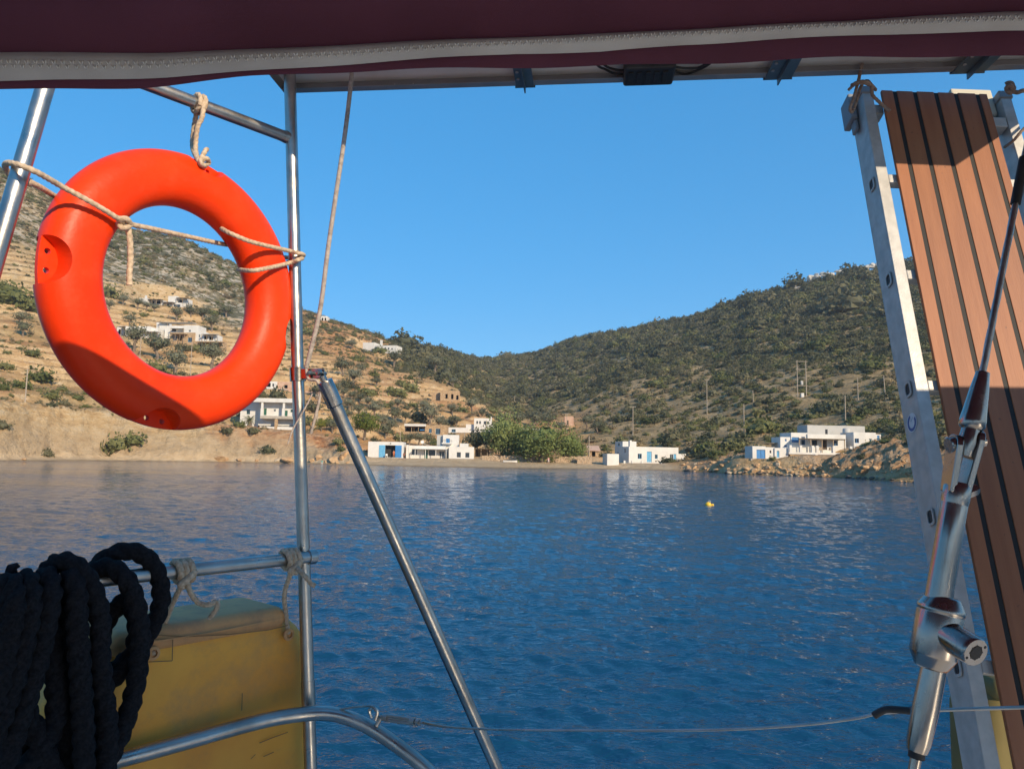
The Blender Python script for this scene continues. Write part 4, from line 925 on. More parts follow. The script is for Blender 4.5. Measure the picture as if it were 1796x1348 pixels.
b1 = hit(1399, 697); t = thing('transformer_pylon', 'double timber pylon carrying a white transformer on the right slope', 'pylon', b1, 0)
k = mpp(b1.y); H = 66 * k
for x in (0.0, 15.5 * k): tube('shaft', [(x, 0, -0.8), (x - 0.05, 0, H)], [0.17, 0.13], POLE, t, 10)
for z in (H - 0.4, H * 0.76, H * 0.32): MB().box(-0.5, 15.5 * k + 0.5, -0.28, -0.17, z - 0.08, z + 0.08).build('crossarm', POLE, t)
MB().box(5.5 * k, 10.5 * k, -0.5, 0.4, 0.1, 8 * k).build('cabinet', WHITE, t, bevel=0.05)
MB().box(6 * k, 9.5 * k, -0.45, 0.35, H * 0.34, H * 0.34 + 5 * k).build('transformer', GREYWALL, t, bevel=0.05)
for x in (6.5, 8, 9.5): lathe('insulator', [(0.05, 0), (0.12, 0.03), (0.12, 0.3), (0.05, 0.5)], 8, WHITE, t, Matrix.Translation((x * k, 0, H * 0.34 + 5 * k)))

# ------------------------------------------------------------------ boulders on the shore
def boulder_mesh(seed, m):
    rs = np.random.default_rng(seed); bm = bmesh.new(); bmesh.ops.create_icosphere(bm, subdivisions=3, radius=1.0)
    planes = [(Vector(rs.normal(size=3)).normalized(), rs.uniform(0.55, 0.85)) for _ in range(11)]
    for v in bm.verts:
        for n_, d_ in planes:
            e = v.co.dot(n_) - d_
            if e > 0: v.co -= n_ * e
        v.co *= 1 + 0.05 * math.sin(7 * v.co.x + 5 * v.co.y + seed)
        v.co.z *= 0.72
    me = bpy.data.meshes.new('boulder'); bm.to_mesh(me); bm.free(); me.materials.append(m); shade_angle(me, 25); return me
RK1 = mat('orange_rock', (0.34, 0.19, 0.09), (0.56, 0.37, 0.20), rough=0.95, scale=1.1, bump=0.12, bscale=2.5, coord='World', ramp=(0.3, 0.68)); RK2 = mat('grey_rock', (0.30, 0.22, 0.14), (0.50, 0.40, 0.28), rough=0.95, scale=1.1, bump=0.12, bscale=2.5, coord='World', ramp=(0.3, 0.68))
RK3 = mat('wet_rock', (0.07, 0.055, 0.04), (0.16, 0.12, 0.085), rough=0.7, scale=1.3, bump=0.1, bscale=2.5, coord='World')
BLD = [boulder_mesh(i, (RK1, RK1, RK1, RK2, RK1)[i % 5]) for i in range(8)]; BLW = [boulder_mesh(30 + i, RK3) for i in range(3)]
def boulder(px, py, w, label, group, wet=False):
    p = hit(px, py); r = w * 0.5 * mpp(p.y); o = obj_of('boulder', rv.choice(BLW if wet else BLD)); o.location = p + Vector((0, 0, 0.1 * r)); o.rotation_euler = (rv.uniform(-.5, .5), rv.uniform(-.5, .5), rv.uniform(0, 6.28)); o.scale = (r * rv.uniform(0.8, 1.3), r, r * rv.uniform(0.7, 1.1)); return tag(o, label, 'boulder', group)
GB = 'boulders along the right shore'; LB = 'angular boulder on the rocky right shore'
for i in range(230):
    x = rv.uniform(1195, 1668); wy = float(np.interp(x, [1200, 1320, 1450, 1540, 1650], [826, 831, 837, 842, 850])); lo = float(np.interp(x, [1200, 1300, 1330, 1450, 1560, 1668], [16, 30, 22, 30, 52, 72]))
    y = wy - rv.random() ** 1.3 * lo
    if 1305 < x < 1505 and y < 812 or 1500 <= x < 1565 and y < 798: continue
    wl = 'right of the waterfront house' if x < 1310 else ('below the blue-doored boat shed' if x < 1395 else ('below the white terrace' if x < 1500 else 'below the far end of the terrace house')); boulder(x, y, rv.choice([4, 5, 5, 6, 7, 8, 9, 11, 14]), 'angular tan boulder on the shore ' + wl, 'boulders ' + wl, wet=False)
for i in range(45):
    x = rv.uniform(1200, 1668); wy = float(np.interp(x, [1200, 1320, 1450, 1540, 1650], [826, 831, 837, 842, 850])); wl = 'right of the waterfront house' if x < 1310 else ('below the boat shed' if x < 1395 else ('below the white terrace' if x < 1500 else 'near the ladder')); boulder(x, wy - rv.uniform(0, 2.5), rv.choice([5, 7, 9, 12]), 'dark wet boulder at the waterline ' + wl, 'wet boulders ' + wl, True)
for x, y, w in ((386, 806, 30), (505, 807, 24), (486, 808, 14), (548, 809, 12), (585, 808, 22), (600, 806, 16), (572, 810, 9), (592, 812, 9), (610, 812, 10), (604, 798, 18), (560, 804, 14), (40, 806, 10), (420, 808, 12), (450, 808, 9)):
    boulder(x, y, w, 'reddish boulder at the foot of the left bluff', 'boulders below the left bluff')

LIM = mat('pale_limestone', (0.40, 0.36, 0.30), (0.60, 0.56, 0.49), rough=0.95, scale=0.5, bump=0.3, bscale=1.2, coord='World')
LIMM = [boulder_mesh(60 + i, LIM) for i in range(4)]
for i in range(46):
    x = rv.uniform(1395, 1560); y = float(np.interp(x, [1395, 1430, 1480, 1540, 1560], [494, 481, 472, 464, 462])) + rv.uniform(0, 1) * (14 if x < 1470 else 7); p = hit(x, y); w = rv.uniform(8, 20) * 0.5 * mpp(p.y)
    o = obj_of('outcrop_rock', rv.choice(LIMM)); o.location = p; o.rotation_euler = (rv.uniform(-.3, .3), rv.uniform(-.3, .3), rv.uniform(0, 6.28)); o.scale = (w, w * 0.8, w * rv.uniform(0.5, 0.8)); tag(o, 'pale limestone rock of the crag on the right ridge', 'rock', 'limestone crag on the right ridge')

# ------------------------------------------------------------------ people, small boat, mooring buoy
SKIN = mat('skin', (0.42, 0.22, 0.14), (0.48, 0.27, 0.18), rough=0.6); HAIR = mat('dark_hair', (0.03, 0.02, 0.015), rough=0.7)
def person(label, px, py, Y, cloth, legsc, sit=False, rz=0.0, h=1.72):
    p = P(px, py, Y); p.z = ground(p.x, p.y) if not isinstance(sit, float) else p.z
    J = dict(pel=(0, 0, .93), sp=(0, 0.0, 1.12), ch=(0, .01, 1.33), nk=(0, 0, 1.47), hd=(0, -.02, 1.58), tp=(0, -.01, 1.70), sl=(.17, 0, 1.40), el=(.24, .02, 1.14), wl=(.26, -.08, .92), fl=(.265, -.12, .82), sr=(-.17, 0, 1.40), er=(-.25, .0, 1.15), wr=(-.24, -.14, .95), fr=(-.23, -.2, .88),
             hl=(.09, 0, .88), kl=(.11, -.03, .50), al=(.12, 0, .08), tl=(.13, -.13, .03), hr=(-.09, 0, .88), kr=(-.12, .02, .50), ar=(-.12, .08, .08), tr=(-.14, -.05, .03))
    if sit:
        for q in ('kl', 'kr'): J[q] = (J[q][0] * 1.4, -.42, .86)
        for q, y_ in (('al', -.46), ('ar', -.44)): J[q] = (J[q][0] * 1.3, y_, .46)
        for q in ('tl', 'tr'): J[q] = (J[q][0] * 1.2, -.58, .42)
    R_ = dict(pel=.13, sp=.115, ch=.14, nk=.055, hd=.095, tp=.07, sl=.06, el=.043, wl=.032, fl=.028, sr=.06, er=.043, wr=.032, fr=.028, hl=.09, kl=.06, al=.042, tl=.035, hr=.09, kr=.06, ar=.042, tr=.035)
    E = [('pel', 'sp'), ('sp', 'ch'), ('ch', 'nk'), ('nk', 'hd'), ('hd', 'tp'), ('ch', 'sl'), ('sl', 'el'), ('el', 'wl'), ('wl', 'fl'), ('ch', 'sr'), ('sr', 'er'), ('er', 'wr'), ('wr', 'fr'), ('pel', 'hl'), ('hl', 'kl'), ('kl', 'al'), ('al', 'tl'), ('pel', 'hr'), ('hr', 'kr'), ('kr', 'ar'), ('ar', 'tr')]
    ks = list(J); me = bpy.data.meshes.new('p'); dz = -0.45 if sit else 0.0
    me.from_pydata([(J[q][0], J[q][1], J[q][2] + dz) for q in ks], [(ks.index(a), ks.index(b)) for a, b in E], [])
    o = bpy.data.objects.new('p', me); COL.objects.link(o); o.modifiers.new('s', 'SKIN'); sd = o.modifiers.new('d', 'SUBSURF'); sd.levels = 1
    for q, sv in zip(ks, me.skin_vertices[0].data): sv.radius = (R_[q], R_[q]); sv.use_root = q == 'pel'
    dg = bpy.context.evaluated_depsgraph_get(); me2 = bpy.data.meshes.new_from_object(o.evaluated_get(dg)); bpy.data.objects.remove(o)
    me2.materials.clear()
    for mm in (SKIN, cloth, legsc, HAIR): me2.materials.append(mm)
    for pl in me2.polygons:
        c = pl.center; z = c.z - dz; pl.use_smooth = True
        pl.material_index = 3 if z > 1.60 and c.y > -0.06 or z > 1.68 else (1 if 0.98 < z < 1.43 and abs(c.x) < 0.21 else (2 if 0.55 < z <= 0.98 and abs(c.x) < 0.2 else 0))
    b = obj_of('person', me2); b.location = p; b.rotation_euler = (0, 0, rz); b.scale = (h / 1.72,) * 3
    return tag(b, label, 'person')
RED = mat('orange_red_cloth', (0.60, 0.16, 0.07), (0.66, 0.2, 0.09), rough=0.9); TEAL = mat('teal_cloth', (0.10, 0.33, 0.28), rough=0.9); PALE = mat('pale_cloth', (0.6, 0.55, 0.52), rough=0.9); PINKC = mat('pink_cloth', (0.62, 0.32, 0.30), rough=0.9)
q = person('person in orange standing in the boathouse doorway', 690.5, 801.5, 183.2, RED, RED, rz=0.3); q.location.z = P(690, 801.6, 183.2).z
q = person('person in teal sitting on the rocks below the bluff', 565, 805, 176, TEAL, PALE, True, 0.2); q.location.z = ground(q.location.x, q.location.y) + 0.02
q = person('person in pink standing on the sand by the tamarisk', 962, 813, 179, PINKC, PALE, False, 0.5)
q = person('person in dark red by the wall right of the boathouse', 708, 807, 180, mat('dark_red_cloth', (0.3, 0.07, 0.05), rough=0.9), DARK, False, -0.4)
ch = thing('plastic_chair', 'white plastic chair in front of the boathouse doorway', 'chair', P(678, 802, 183), 0.3)
MB().box(-.25, .25, -.25, .25, .42, .46).build('seat', WHITE, ch); MB().box(-.25, .25, .22, .27, .46, .9).build('backrest', WHITE, ch)
for x in (-.22, .22):
    for y in (-.22, .22): MB().box(x - .025, x + .025, y - .025, y + .025, -0.1, .42).build('leg', WHITE, ch)
# dinghy drawn up on the sand
dp = hit(895, 811); dg_ = thing('dinghy', 'small white dinghy lying on the sand below the beach wall', 'boat', dp, 0.15)
v = []; f = []; n = 12
for i in range(n + 1):
    t = i / n * 2 - 1; w = 0.62 * (1 - abs(t) ** 2.6 * (1 if t > 0 else 0.35)); x = t * 1.7; sh = 0.08 * t * t
    v += [(x, -w, 0.5 + sh), (x, -w * 0.8, 0.12), (x, 0, 0.0), (x, w * 0.8, 0.12), (x, w, 0.5 + sh), (x, w * 0.85, 0.48 + sh), (x, 0, 0.12), (x, -w * 0.85, 0.48 + sh)]
for i in range(n):
    for j in range(8): f.append((i * 8 + j, i * 8 + (j + 1) % 8, (i + 1) * 8 + (j + 1) % 8, (i + 1) * 8 + j))
f += [tuple(range(8)), tuple(n * 8 + j for j in reversed(range(8)))]
mesh_obj('hull', v, f, WHITE, dg_); 
for x in (-0.6, 0.5): MB().box(x - 0.12, x + 0.12, -0.5, 0.5, 0.36, 0.40).build('thwart', TIMBER, dg_)
YEL = mat('yellow_plastic', (0.72, 0.42, 0.02), (0.80, 0.50, 0.04), rough=0.45, scale=6)
wp = water_point(1242, 886); bu = thing('mooring_buoy', 'yellow mooring buoy floating on the blue water', 'buoy', (wp.x, wp.y, 0))
lathe('float', [(0.02, -0.16), (0.14, -0.12), (0.21, 0.0), (0.20, 0.1), (0.13, 0.19), (0.05, 0.22)], 20, YEL, bu, Matrix.Rotation(0.35, 4, 'Y'))
tube('ring', [Vector((0.09 + 0.06 * math.cos(a), 0, 0.25 + 0.06 * math.sin(a))) for a in [i * 0.628 for i in range(10)]], 0.016, GREYWALL, bu, 8, closed=True)
lathe('pickup_float', [(0.01, -0.03), (0.07, 0.0), (0.09, 0.06), (0.06, 0.12), (0.01, 0.14)], 14, YEL, bu, Matrix.Translation((0.3, 0.05, -0.02)))
# ================================================================== the boat around the camera
STEEL = mat('stainless_steel', (0.36, 0.345, 0.32), (0.48, 0.46, 0.43), rough=0.36, metal=1.0, scale=14, rvar=0.10, bump=0.0006, bscale=60, dirt=(0.30, 0.22, 0.15), dirt_scale=9, dirt_amt=0.45)
CHROME = mat('polished_steel', (0.32, 0.29, 0.26), (0.40, 0.365, 0.33), rough=0.24, metal=1.0, scale=20, rvar=0.07)
ALU = mat('anodised_aluminium', (0.40, 0.385, 0.36), (0.50, 0.48, 0.45), rough=0.5, metal=0.35, scale=30, rvar=0.08, bump=0.0004, bscale=220, dirt=(0.30, 0.27, 0.23), dirt_scale=12, dirt_amt=0.35)
ORANGE = mat('orange_buoy_plastic', (0.78, 0.036, 0.0025), (0.84, 0.048, 0.004), rough=0.42, spec=0.22, scale=5, rvar=0.06, bump=0.0006, bscale=90, dirt=(0.70, 0.085, 0.03), dirt_scale=22, dirt_amt=0.30)
ROPE = mat('hemp_rope', (0.40, 0.29, 0.19), (0.60, 0.47, 0.33), rough=0.95, scale=120, bump=0.0012, bscale=400)
GREYROPE = mat('weathered_cord', (0.30, 0.25, 0.22), (0.44, 0.38, 0.33), rough=0.95, scale=90, bump=0.001, bscale=400, dirt=(0.05, 0.045, 0.04), dirt_scale=70, dirt_amt=0.7)
BLACKROPE = mat('black_rope', (0.009, 0.009, 0.011), (0.020, 0.020, 0.023), rough=0.95, spec=0.15, scale=160, bump=0.003, bscale=420)
BURG = mat('burgundy_canvas', (0.11, 0.030, 0.050), (0.13, 0.036, 0.060), rough=0.9, scale=6, bump=0.0006, bscale=900)
TAPE = mat('grey_zip_tape', (0.50, 0.46, 0.41), (0.58, 0.54, 0.48), rough=0.6, scale=10, bump=0.0005, bscale=500)
THREAD = mat('pale_thread', (0.72, 0.68, 0.60), (0.80, 0.76, 0.68), rough=0.6, scale=60)
BACKS = mat('panel_backsheet', (0.62, 0.60, 0.57), (0.70, 0.68, 0.65), rough=0.5, scale=4, dirt=(0.45, 0.38, 0.32), dirt_scale=5, dirt_amt=0.4)
FRAMEM = mat('panel_frame', (0.34, 0.33, 0.32), (0.40, 0.39, 0.38), rough=0.5, metal=0.6, scale=12)
BRKT = mat('blue_grey_bracket', (0.10, 0.15, 0.18), (0.14, 0.19, 0.22), rough=0.5, metal=0.5, scale=16)
RUBBER = mat('black_rubber', (0.015, 0.015, 0.016), (0.03, 0.03, 0.03), rough=0.6, scale=40)
def teak():
    m = mat('teak_slat', (0.285, 0.098, 0.036), (0.33, 0.120, 0.046), rough=0.55, scale=9, stretch=(6, 6, 0.5), bump=0.0004, bscale=60, dirt=(0.24, 0.085, 0.034), dirt_scale=5, dirt_amt=0.5)
    nt = m.node_tree; b = nt.nodes['Principled BSDF']; L = nt.links.new; src = b.inputs['Base Color'].links[0].from_socket
    oi = N(nt, 'ShaderNodeObjectInfo'); r = N(nt, 'ShaderNodeMapRange'); r.inputs[3].default_value = 0.90; r.inputs[4].default_value = 1.08; L(oi.outputs['Random'], r.inputs[0])
    hv = N(nt, 'ShaderNodeHueSaturation'); L(src, hv.inputs['Color']); L(r.outputs[0], hv.inputs['Value'])
    tc = N(nt, 'ShaderNodeTexCoord'); n = N(nt, 'ShaderNodeTexNoise', Scale=85.0, Detail=1.0); L(tc.outputs['Object'], n.inputs['Vector'])        # dried splashes
    n2 = N(nt, 'ShaderNodeTexNoise', Scale=4.0, Detail=2.0); L(tc.outputs['Object'], n2.inputs['Vector'])
    s1 = N(nt, 'ShaderNodeMapRange'); s1.inputs[1].default_value = 0.70; s1.inputs[2].default_value = 0.74; L(n.outputs['Fac'], s1.inputs[0])
    s2 = N(nt, 'ShaderNodeMapRange'); s2.inputs[1].default_value = 0.45; s2.inputs[2].default_value = 0.60; s2.inputs[4].default_value = 0.75; L(n2.outputs['Fac'], s2.inputs[0])
    mm = N(nt, 'ShaderNodeMath', operation='MULTIPLY'); L(s1.outputs[0], mm.inputs[0]); L(s2.outputs[0], mm.inputs[1])
    mx = N(nt, 'ShaderNodeMix', data_type='RGBA'); L(mm.outputs[0], mx.inputs[0]); L(hv.outputs[0], mx.inputs[6]); mx.inputs[7].default_value = (0.09, 0.04, 0.022, 1); L(mx.outputs[2], b.inputs['Base Color'])
    return m
TEAK = teak(); CAULK = mat('black_caulking', (0.012, 0.011, 0.010), rough=0.7)
YVIN = mat('yellow_vinyl', (0.70, 0.28, 0.035), (0.88, 0.42, 0.05), rough=0.6, scale=3, bump=0.004, bscale=7, dirt=(0.36, 0.21, 0.09), dirt_scale=4, dirt_amt=0.8)
YDIRT = mat('soiled_yellow_vinyl', (0.54, 0.28, 0.12), (0.66, 0.35, 0.13), rough=0.7, scale=5, bump=0.003, bscale=12, dirt=(0.12, 0.10, 0.08), dirt_scale=8, dirt_amt=0.6)
GEL = mat('white_gelcoat', (0.70, 0.70, 0.68), (0.76, 0.76, 0.74), rough=0.35, scale=2)

# ---- hull under the camera
bh = thing('yacht_hull', 'white yacht hull and deck beneath the stern rails', 'boat', (0, 0, 0))
out = [(1.7, 2.55), (-0.2, 2.55), (-0.75, 2.2), (-1.35, 1.45), (-1.8, 0.4), (-1.9, -2), (-1.7, -6), (-0.6, -9.5), (0.4, -10.5), (1.4, -9.5), (2.5, -6), (2.8, -2), (2.7, 0.4), (2.3, 1.6)]
n = len(out); v = [(x, y, 1.72) for x, y in out] + [(0.4 + (x - 0.4) * 0.86, y * 0.97, -0.7) for x, y in out]
mesh_obj('hull', v, [tuple(range(n))] + [(i, i + n, (i + 1) % n + n, (i + 1) % n) for i in range(n)], GEL, bh)
MB().box(-1.2, 2.0, -6.0, -2.9, 1.715, 2.25).build('coachroof', GEL, bh, bevel=0.08)

# ---- stern frame: posts, cross tube, rails, strut
fr = thing('stern_rail_frame', 'stainless steel tube frame of posts, rails and strut at the stern', 'railing', P(545, 1348, 2.1))
def wtube(name, pts, r, m, seg=20): 
    loc = fr.location; return tube(name, [Vector(p) - loc for p in pts], r, m, fr, seg)
PT = P(508, 118, 2.1); PM = P(522, 650, 2.1); PB = P(545, 1348, 2.1); low = PB + (PB - PM) * 0.75; low.z = 1.70
post = wtube('post', [PT, PM, PB, low], 0.0172, STEEL)
ZC = P(508, 243, 2.1).z
XA = P(508, 243, 2.1); DR = Vector((-0.652, -0.758, 0))
LPt = XA + DR * 0.78; LPt.z = ZC + 0.05
wtube('cross_tube', [XA, XA + DR * 0.80], 0.0165, STEEL)
l1 = P(75, 168, 1.47); l2 = P(-8, 452, 1.43); dl = (l2 - l1)
wtube('post', [l1 - dl * 0.35, l1, l2, l2 + dl * 1.9], 0.0172, STEEL)
wtube('weld', [XA + DR * -0.004, XA + DR * 0.022], [0.0195, 0.0178], STEEL)
def rail_pt(px, off=0.0, zz=None):
    """point of the upper rail line on the pixel column px"""
    u = raydir(px, 1000).x; a = P(545, 976, 2.1)
    t = (u * a.y - a.x) / (DR.x - u * DR.y); p = a + DR * t; p.z = a.z if zz is None else zz
    return p + Vector((-DR.y, DR.x, 0)) * off       # off > 0: inboard, towards the camera
RZ = P(545, 976, 2.1).z
wtube('rail', [P(545, 976, 2.1), rail_pt(290), rail_pt(0), rail_pt(-200)], 0.0168, STEEL)
wtube('rail_collar', [P(545, 976, 2.1) - DR * 0.012, P(545, 976, 2.1) + DR * 0.01], 0.0205, STEEL)
lowr = catmull([P(60, 1368, 1.62), P(210, 1331, 1.74), P(330, 1299, 1.84), P(450, 1266, 1.96), P(520, 1253, 2.02), P(580, 1251, 2.05), P(635, 1268, 2.06), P(690, 1302, 2.06), P(750, 1350, 2.05), P(850, 1450, 2.05), P(905, 1560, 2.05)], 8)
wtube('lower_rail', lowr, 0.0185, STEEL, 22)
wtube('sleeve', [PB + (PM - PB) * 0.15, PB + (PM - PB) * 0.215], 0.0185, STEEL)
s1 = P(569, 668, 2.06); s2 = P(872, 1348, 2.45); sdv = s2 - s1
strut = wtube('strut', [s1 + sdv * 0.02, s2, s2 + sdv * 0.28], 0.0185, STEEL)
cap = lathe('end_cap', [(0.0215, 0), (0.0225, 0.005), (0.0225, 0.074), (0.0195, 0.077)], 24, CHROME, strut, axis_matrix(s1 - fr.location, s2 - fr.location))
cl = wtube('clamp', [P(522, 645, 2.1), P(522.5, 668, 2.1)], 0.0225, CHROME)
cp = P(548, 655, 2.08) - fr.location
mb = MB(); e1 = P(524, 656, 2.095) - fr.location; e2 = P(566, 655, 2.065) - fr.location
for o_ in (-0.008, 0.006): mb.box(0, (e2 - e1).length, o_, o_ + 0.003, -0.014, 0.014, Matrix.Translation(e1) @ (e2 - e1).to_track_quat('X', 'Z').to_matrix().to_4x4())
mb.build('clamp_lug', CHROME, cl, bevel=0.001)
b0 = P(557, 652, 2.045) - fr.location; lathe('bolt', [(0.003, 0), (0.0075, 0.001), (0.009, 0.005), (0.009, 0.011), (0.005, 0.013), (0.005, 0.05)], 16, CHROME, cl, axis_matrix(b0, b0 + Vector((0.2, 1, 0))))
b0 = P(541, 653, 2.05) - fr.location; lathe('bolt', [(0.002, 0), (0.005, 0.001), (0.006, 0.004), (0.006, 0.008), (0.003, 0.04)], 14, BRKT, cl, axis_matrix(b0, b0 + Vector((0.2, 1, 0))))
wtube('eye', [s1 - sdv * 0.012, s1 + sdv * 0.004], 0.010, CHROME)

# ---- lifebuoy
bd = Vector((0.5, 0.866, 0)); bn = Vector((0.866, -0.5, 0)); bc = Vector((-0.836, 1.838, 3.394))
BM = Matrix(((bd.x, 0, bn.x, bc.x), (bd.y, 0, bn.y, bc.y), (0, 1, 0, bc.z), (0, 0, 0, 1)))      # local x along the ring, y up, z to the camera side
def make_buoy():
    nu, nv = 220, 56; R = 0.2805; v = []; f = []
    for i in range(nu):
        a = 2 * math.pi * i / nu
        for j in range(nv):
            b = 2 * math.pi * j / nv; cb, sb = math.cos(b), math.sin(b)
            x = math.copysign(abs(cb) ** 0.88, cb) * 0.0675; z = math.copysign(abs(sb) ** 0.92, sb) * 0.056
            v.append(((R + x) * math.cos(a), (R + x) * math.sin(a), z))
    for i in range(nu):
        for j in range(nv): f.append((i * nv + j, ((i + 1) % nu) * nv + j, ((i + 1) % nu) * nv + (j + 1) % nv, i * nv + (j + 1) % nv))
    o = mesh_obj('lifebuoy', v, f, ORANGE)
    def cut(cv, cf):
        c = mesh_obj('cut', cv, cf); m_ = o.modifiers.new('b', 'BOOLEAN'); m_.operation = 'DIFFERENCE'; m_.solver = 'EXACT'; m_.object = c; return c
    cs = []; mbp = MB(); mbh = MB()
    for deg in (85, 180, 260, 350):
        a = math.radians(deg); c = Vector((math.cos(a), math.sin(a), 0)) ; rad = c * 0.362; tg = Vector((-c.y, c.x, 0))
        for s_ in (1, -1):
            pts = [rad + Vector((0, 0, 0.006 * s_)), rad + Vector((0, 0, 0.09 * s_))]
            mbp.tube(pts, [0.055, 0.062], 40)
        for q in (-0.021, 0.021): mbh.tube([c * 0.330 + tg * q + Vector((0, 0, -0.06)), c * 0.330 + tg * q + Vector((0, 0, 0.06))], 0.0068, 14)
    for mb_ in (mbp, mbh): cs.append(cut(mb_.v, mb_.f))
    dg = bpy.context.evaluated_depsgraph_get(); me = bpy.data.meshes.new_from_object(o.evaluated_get(dg)); o.modifiers.clear()
    for c in cs: bpy.data.objects.remove(c)
    o.data = me; shade_angle(me, 32); o.matrix_world = BM
    return tag(o, 'bright orange ring lifebuoy lashed between the steel posts', 'lifebuoy')
make_buoy()
def bp(ang, rad, z): a = math.radians(ang); return BM @ Vector((math.cos(a) * rad, math.sin(a) * rad, z))
def ring_pt(px, py, off):
    """point on the pixel ray lying off metres in front of the ring's mid plane"""
    d = raydir(px, py); o = Vector((0, 0, EYE)); nn = bn; t = ((bc + nn * off) - o).dot(nn) / d.dot(nn); return o + d * t
hang = thing('hanging_rope', 'short beige rope looped over the cross tube holding up the lifebuoy', 'rope', XA + DR * 0.52)
loc = hang.location
def hr(name, pts, r=0.0062, m=ROPE, root=hang, **k): return rope(name, [Vector(p) - root.location for p in pts], r, m, root, **k)
u_ = raydir(350, 178).x; tt = (u_ * XA.y - XA.x) / (DR.x - u_ * DR.y); ct = XA + DR * tt; CR = Vector((-DR.y, DR.x, 0))    # point of the cross tube above the ring; CR: inboard
rt = 0.0225
for k_, sft in ((0, -0.006), (1, 0.008)):
    hr('turn', [ct + DR * sft + CR * (rt * math.cos(a)) + Vector((0, 0, rt * math.sin(a))) for a in [i * 0.45 - 1.6 + k_ for i in range(15)]])
hole = ring_pt(359, 292, 0.016)
hr('fall', [ct + CR * rt + Vector((0, 0, 0.004)), ct + CR * (rt * 0.9) + Vector((0, 0, -0.04)), P(346, 225, ct.y - 0.01), P(343, 262, ct.y), ring_pt(350, 286, 0.05), hole])
hr('fall', [ct - CR * rt * 0.6 + Vector((0, 0, -0.02)), P(340, 225, ct.y + 0.03), P(338, 258, ct.y + 0.03), ring_pt(349, 283, 0.04), hole + bn * -0.01])
hr('knot', [ring_pt(352, 284, 0.055), ring_pt(362, 278, 0.065), ring_pt(366, 286, 0.05), ring_pt(357, 290, 0.06), ring_pt(352, 282, 0.062), ring_pt(360, 265, 0.055), ring_pt(363, 262, 0.05)], 0.0056)
lash = thing('lashing_rope', 'beige rope lashing the lifebuoy across to both posts', 'rope', ring_pt(215, 390, 0.08))
def lr(name, pts, r=0.0058): return hr(name, pts, r, ROPE, lash)
pl = l1.lerp(l2, 0.43)
lr('line', [P(52, 322, 1.485), P(22, 310, 1.50), P(9, 292, 1.47), P(20, 286, 1.415), P(60, 300, 1.42), ring_pt(110, 328, 0.075), ring_pt(160, 355, 0.078), ring_pt(200, 379, 0.072), ring_pt(217, 391, 0.055)])
lr('line', [P(46, 316, 1.49), P(70, 328, 1.53), ring_pt(98, 345, -0.045), ring_pt(130, 358, -0.07), ring_pt(190, 382, -0.06), ring_pt(214, 391, 0.0)])
lr('knot', [ring_pt(206, 384, 0.065), ring_pt(222, 384, 0.07), ring_pt(228, 395, 0.06), ring_pt(216, 400, 0.065), ring_pt(208, 392, 0.05), ring_pt(222, 388, 0.045), ring_pt(232, 396, 0.05)], 0.0062)
lr('tail', [ring_pt(222, 394, 0.055), ring_pt(227, 412, 0.058), ring_pt(229, 450, 0.055), ring_pt(227, 480, 0.055), ring_pt(227, 500, 0.055)], 0.0064)
lr('line', [ring_pt(226, 393, 0.05), ring_pt(270, 402, 0.03), ring_pt(330, 415, 0.0), ring_pt(380, 426, -0.03), ring_pt(412, 432, -0.075), ring_pt(470, 446, -0.085), P(508, 452, 2.14), P(530, 449, 2.128), P(531, 446, 2.085), P(520, 443, 2.062), P(508, 440, 2.064), ring_pt(480, 434, 0.075), ring_pt(440, 424, 0.085), ring_pt(408, 411, 0.07), ring_pt(392, 403, 0.03), ring_pt(386, 398, -0.03)])
lr('line', [ring_pt(418, 472, -0.03), ring_pt(428, 474, 0.03), ring_pt(448, 474, 0.078), ring_pt(480, 468, 0.075), P(508, 461, 2.066), P(522, 456, 2.064), P(530, 453, 2.09), P(524, 452, 2.135), P(505, 460, 2.15), ring_pt(450, 474, -0.08)])

# ---- halyard from the panel to the clamp
hl = thing('flecked_halyard', 'thin flecked line hanging from the solar panel to the post clamp', 'rope', P(615, 135, 2.05))
hr('line', [P(618, 118, 2.05), P(613, 170, 2.05), P(603, 250, 2.05), P(588, 350, 2.05), P(575, 440, 2.05), P(562, 540, 2.05), P(546, 610, 2.06), P(537, 645, 2.066)], 0.0062, GREYROPE, hl, strands=4, depth=0.14)
hr('tail', [P(537, 645, 2.066), P(541, 664, 2.06), P(556, 668, 2.05), P(562, 690, 2.06), P(552, 735, 2.06), P(545, 760, 2.07)], 0.004, GREYROPE, hl, strands=4, depth=0.14)
hr('whipping', [P(548, 690, 2.05), P(540, 706, 2.05), P(528, 728, 2.05), P(514, 752, 2.05), P(505, 778, 2.05)], 0.0022, GREYROPE, hl, strands=4, depth=0.14)

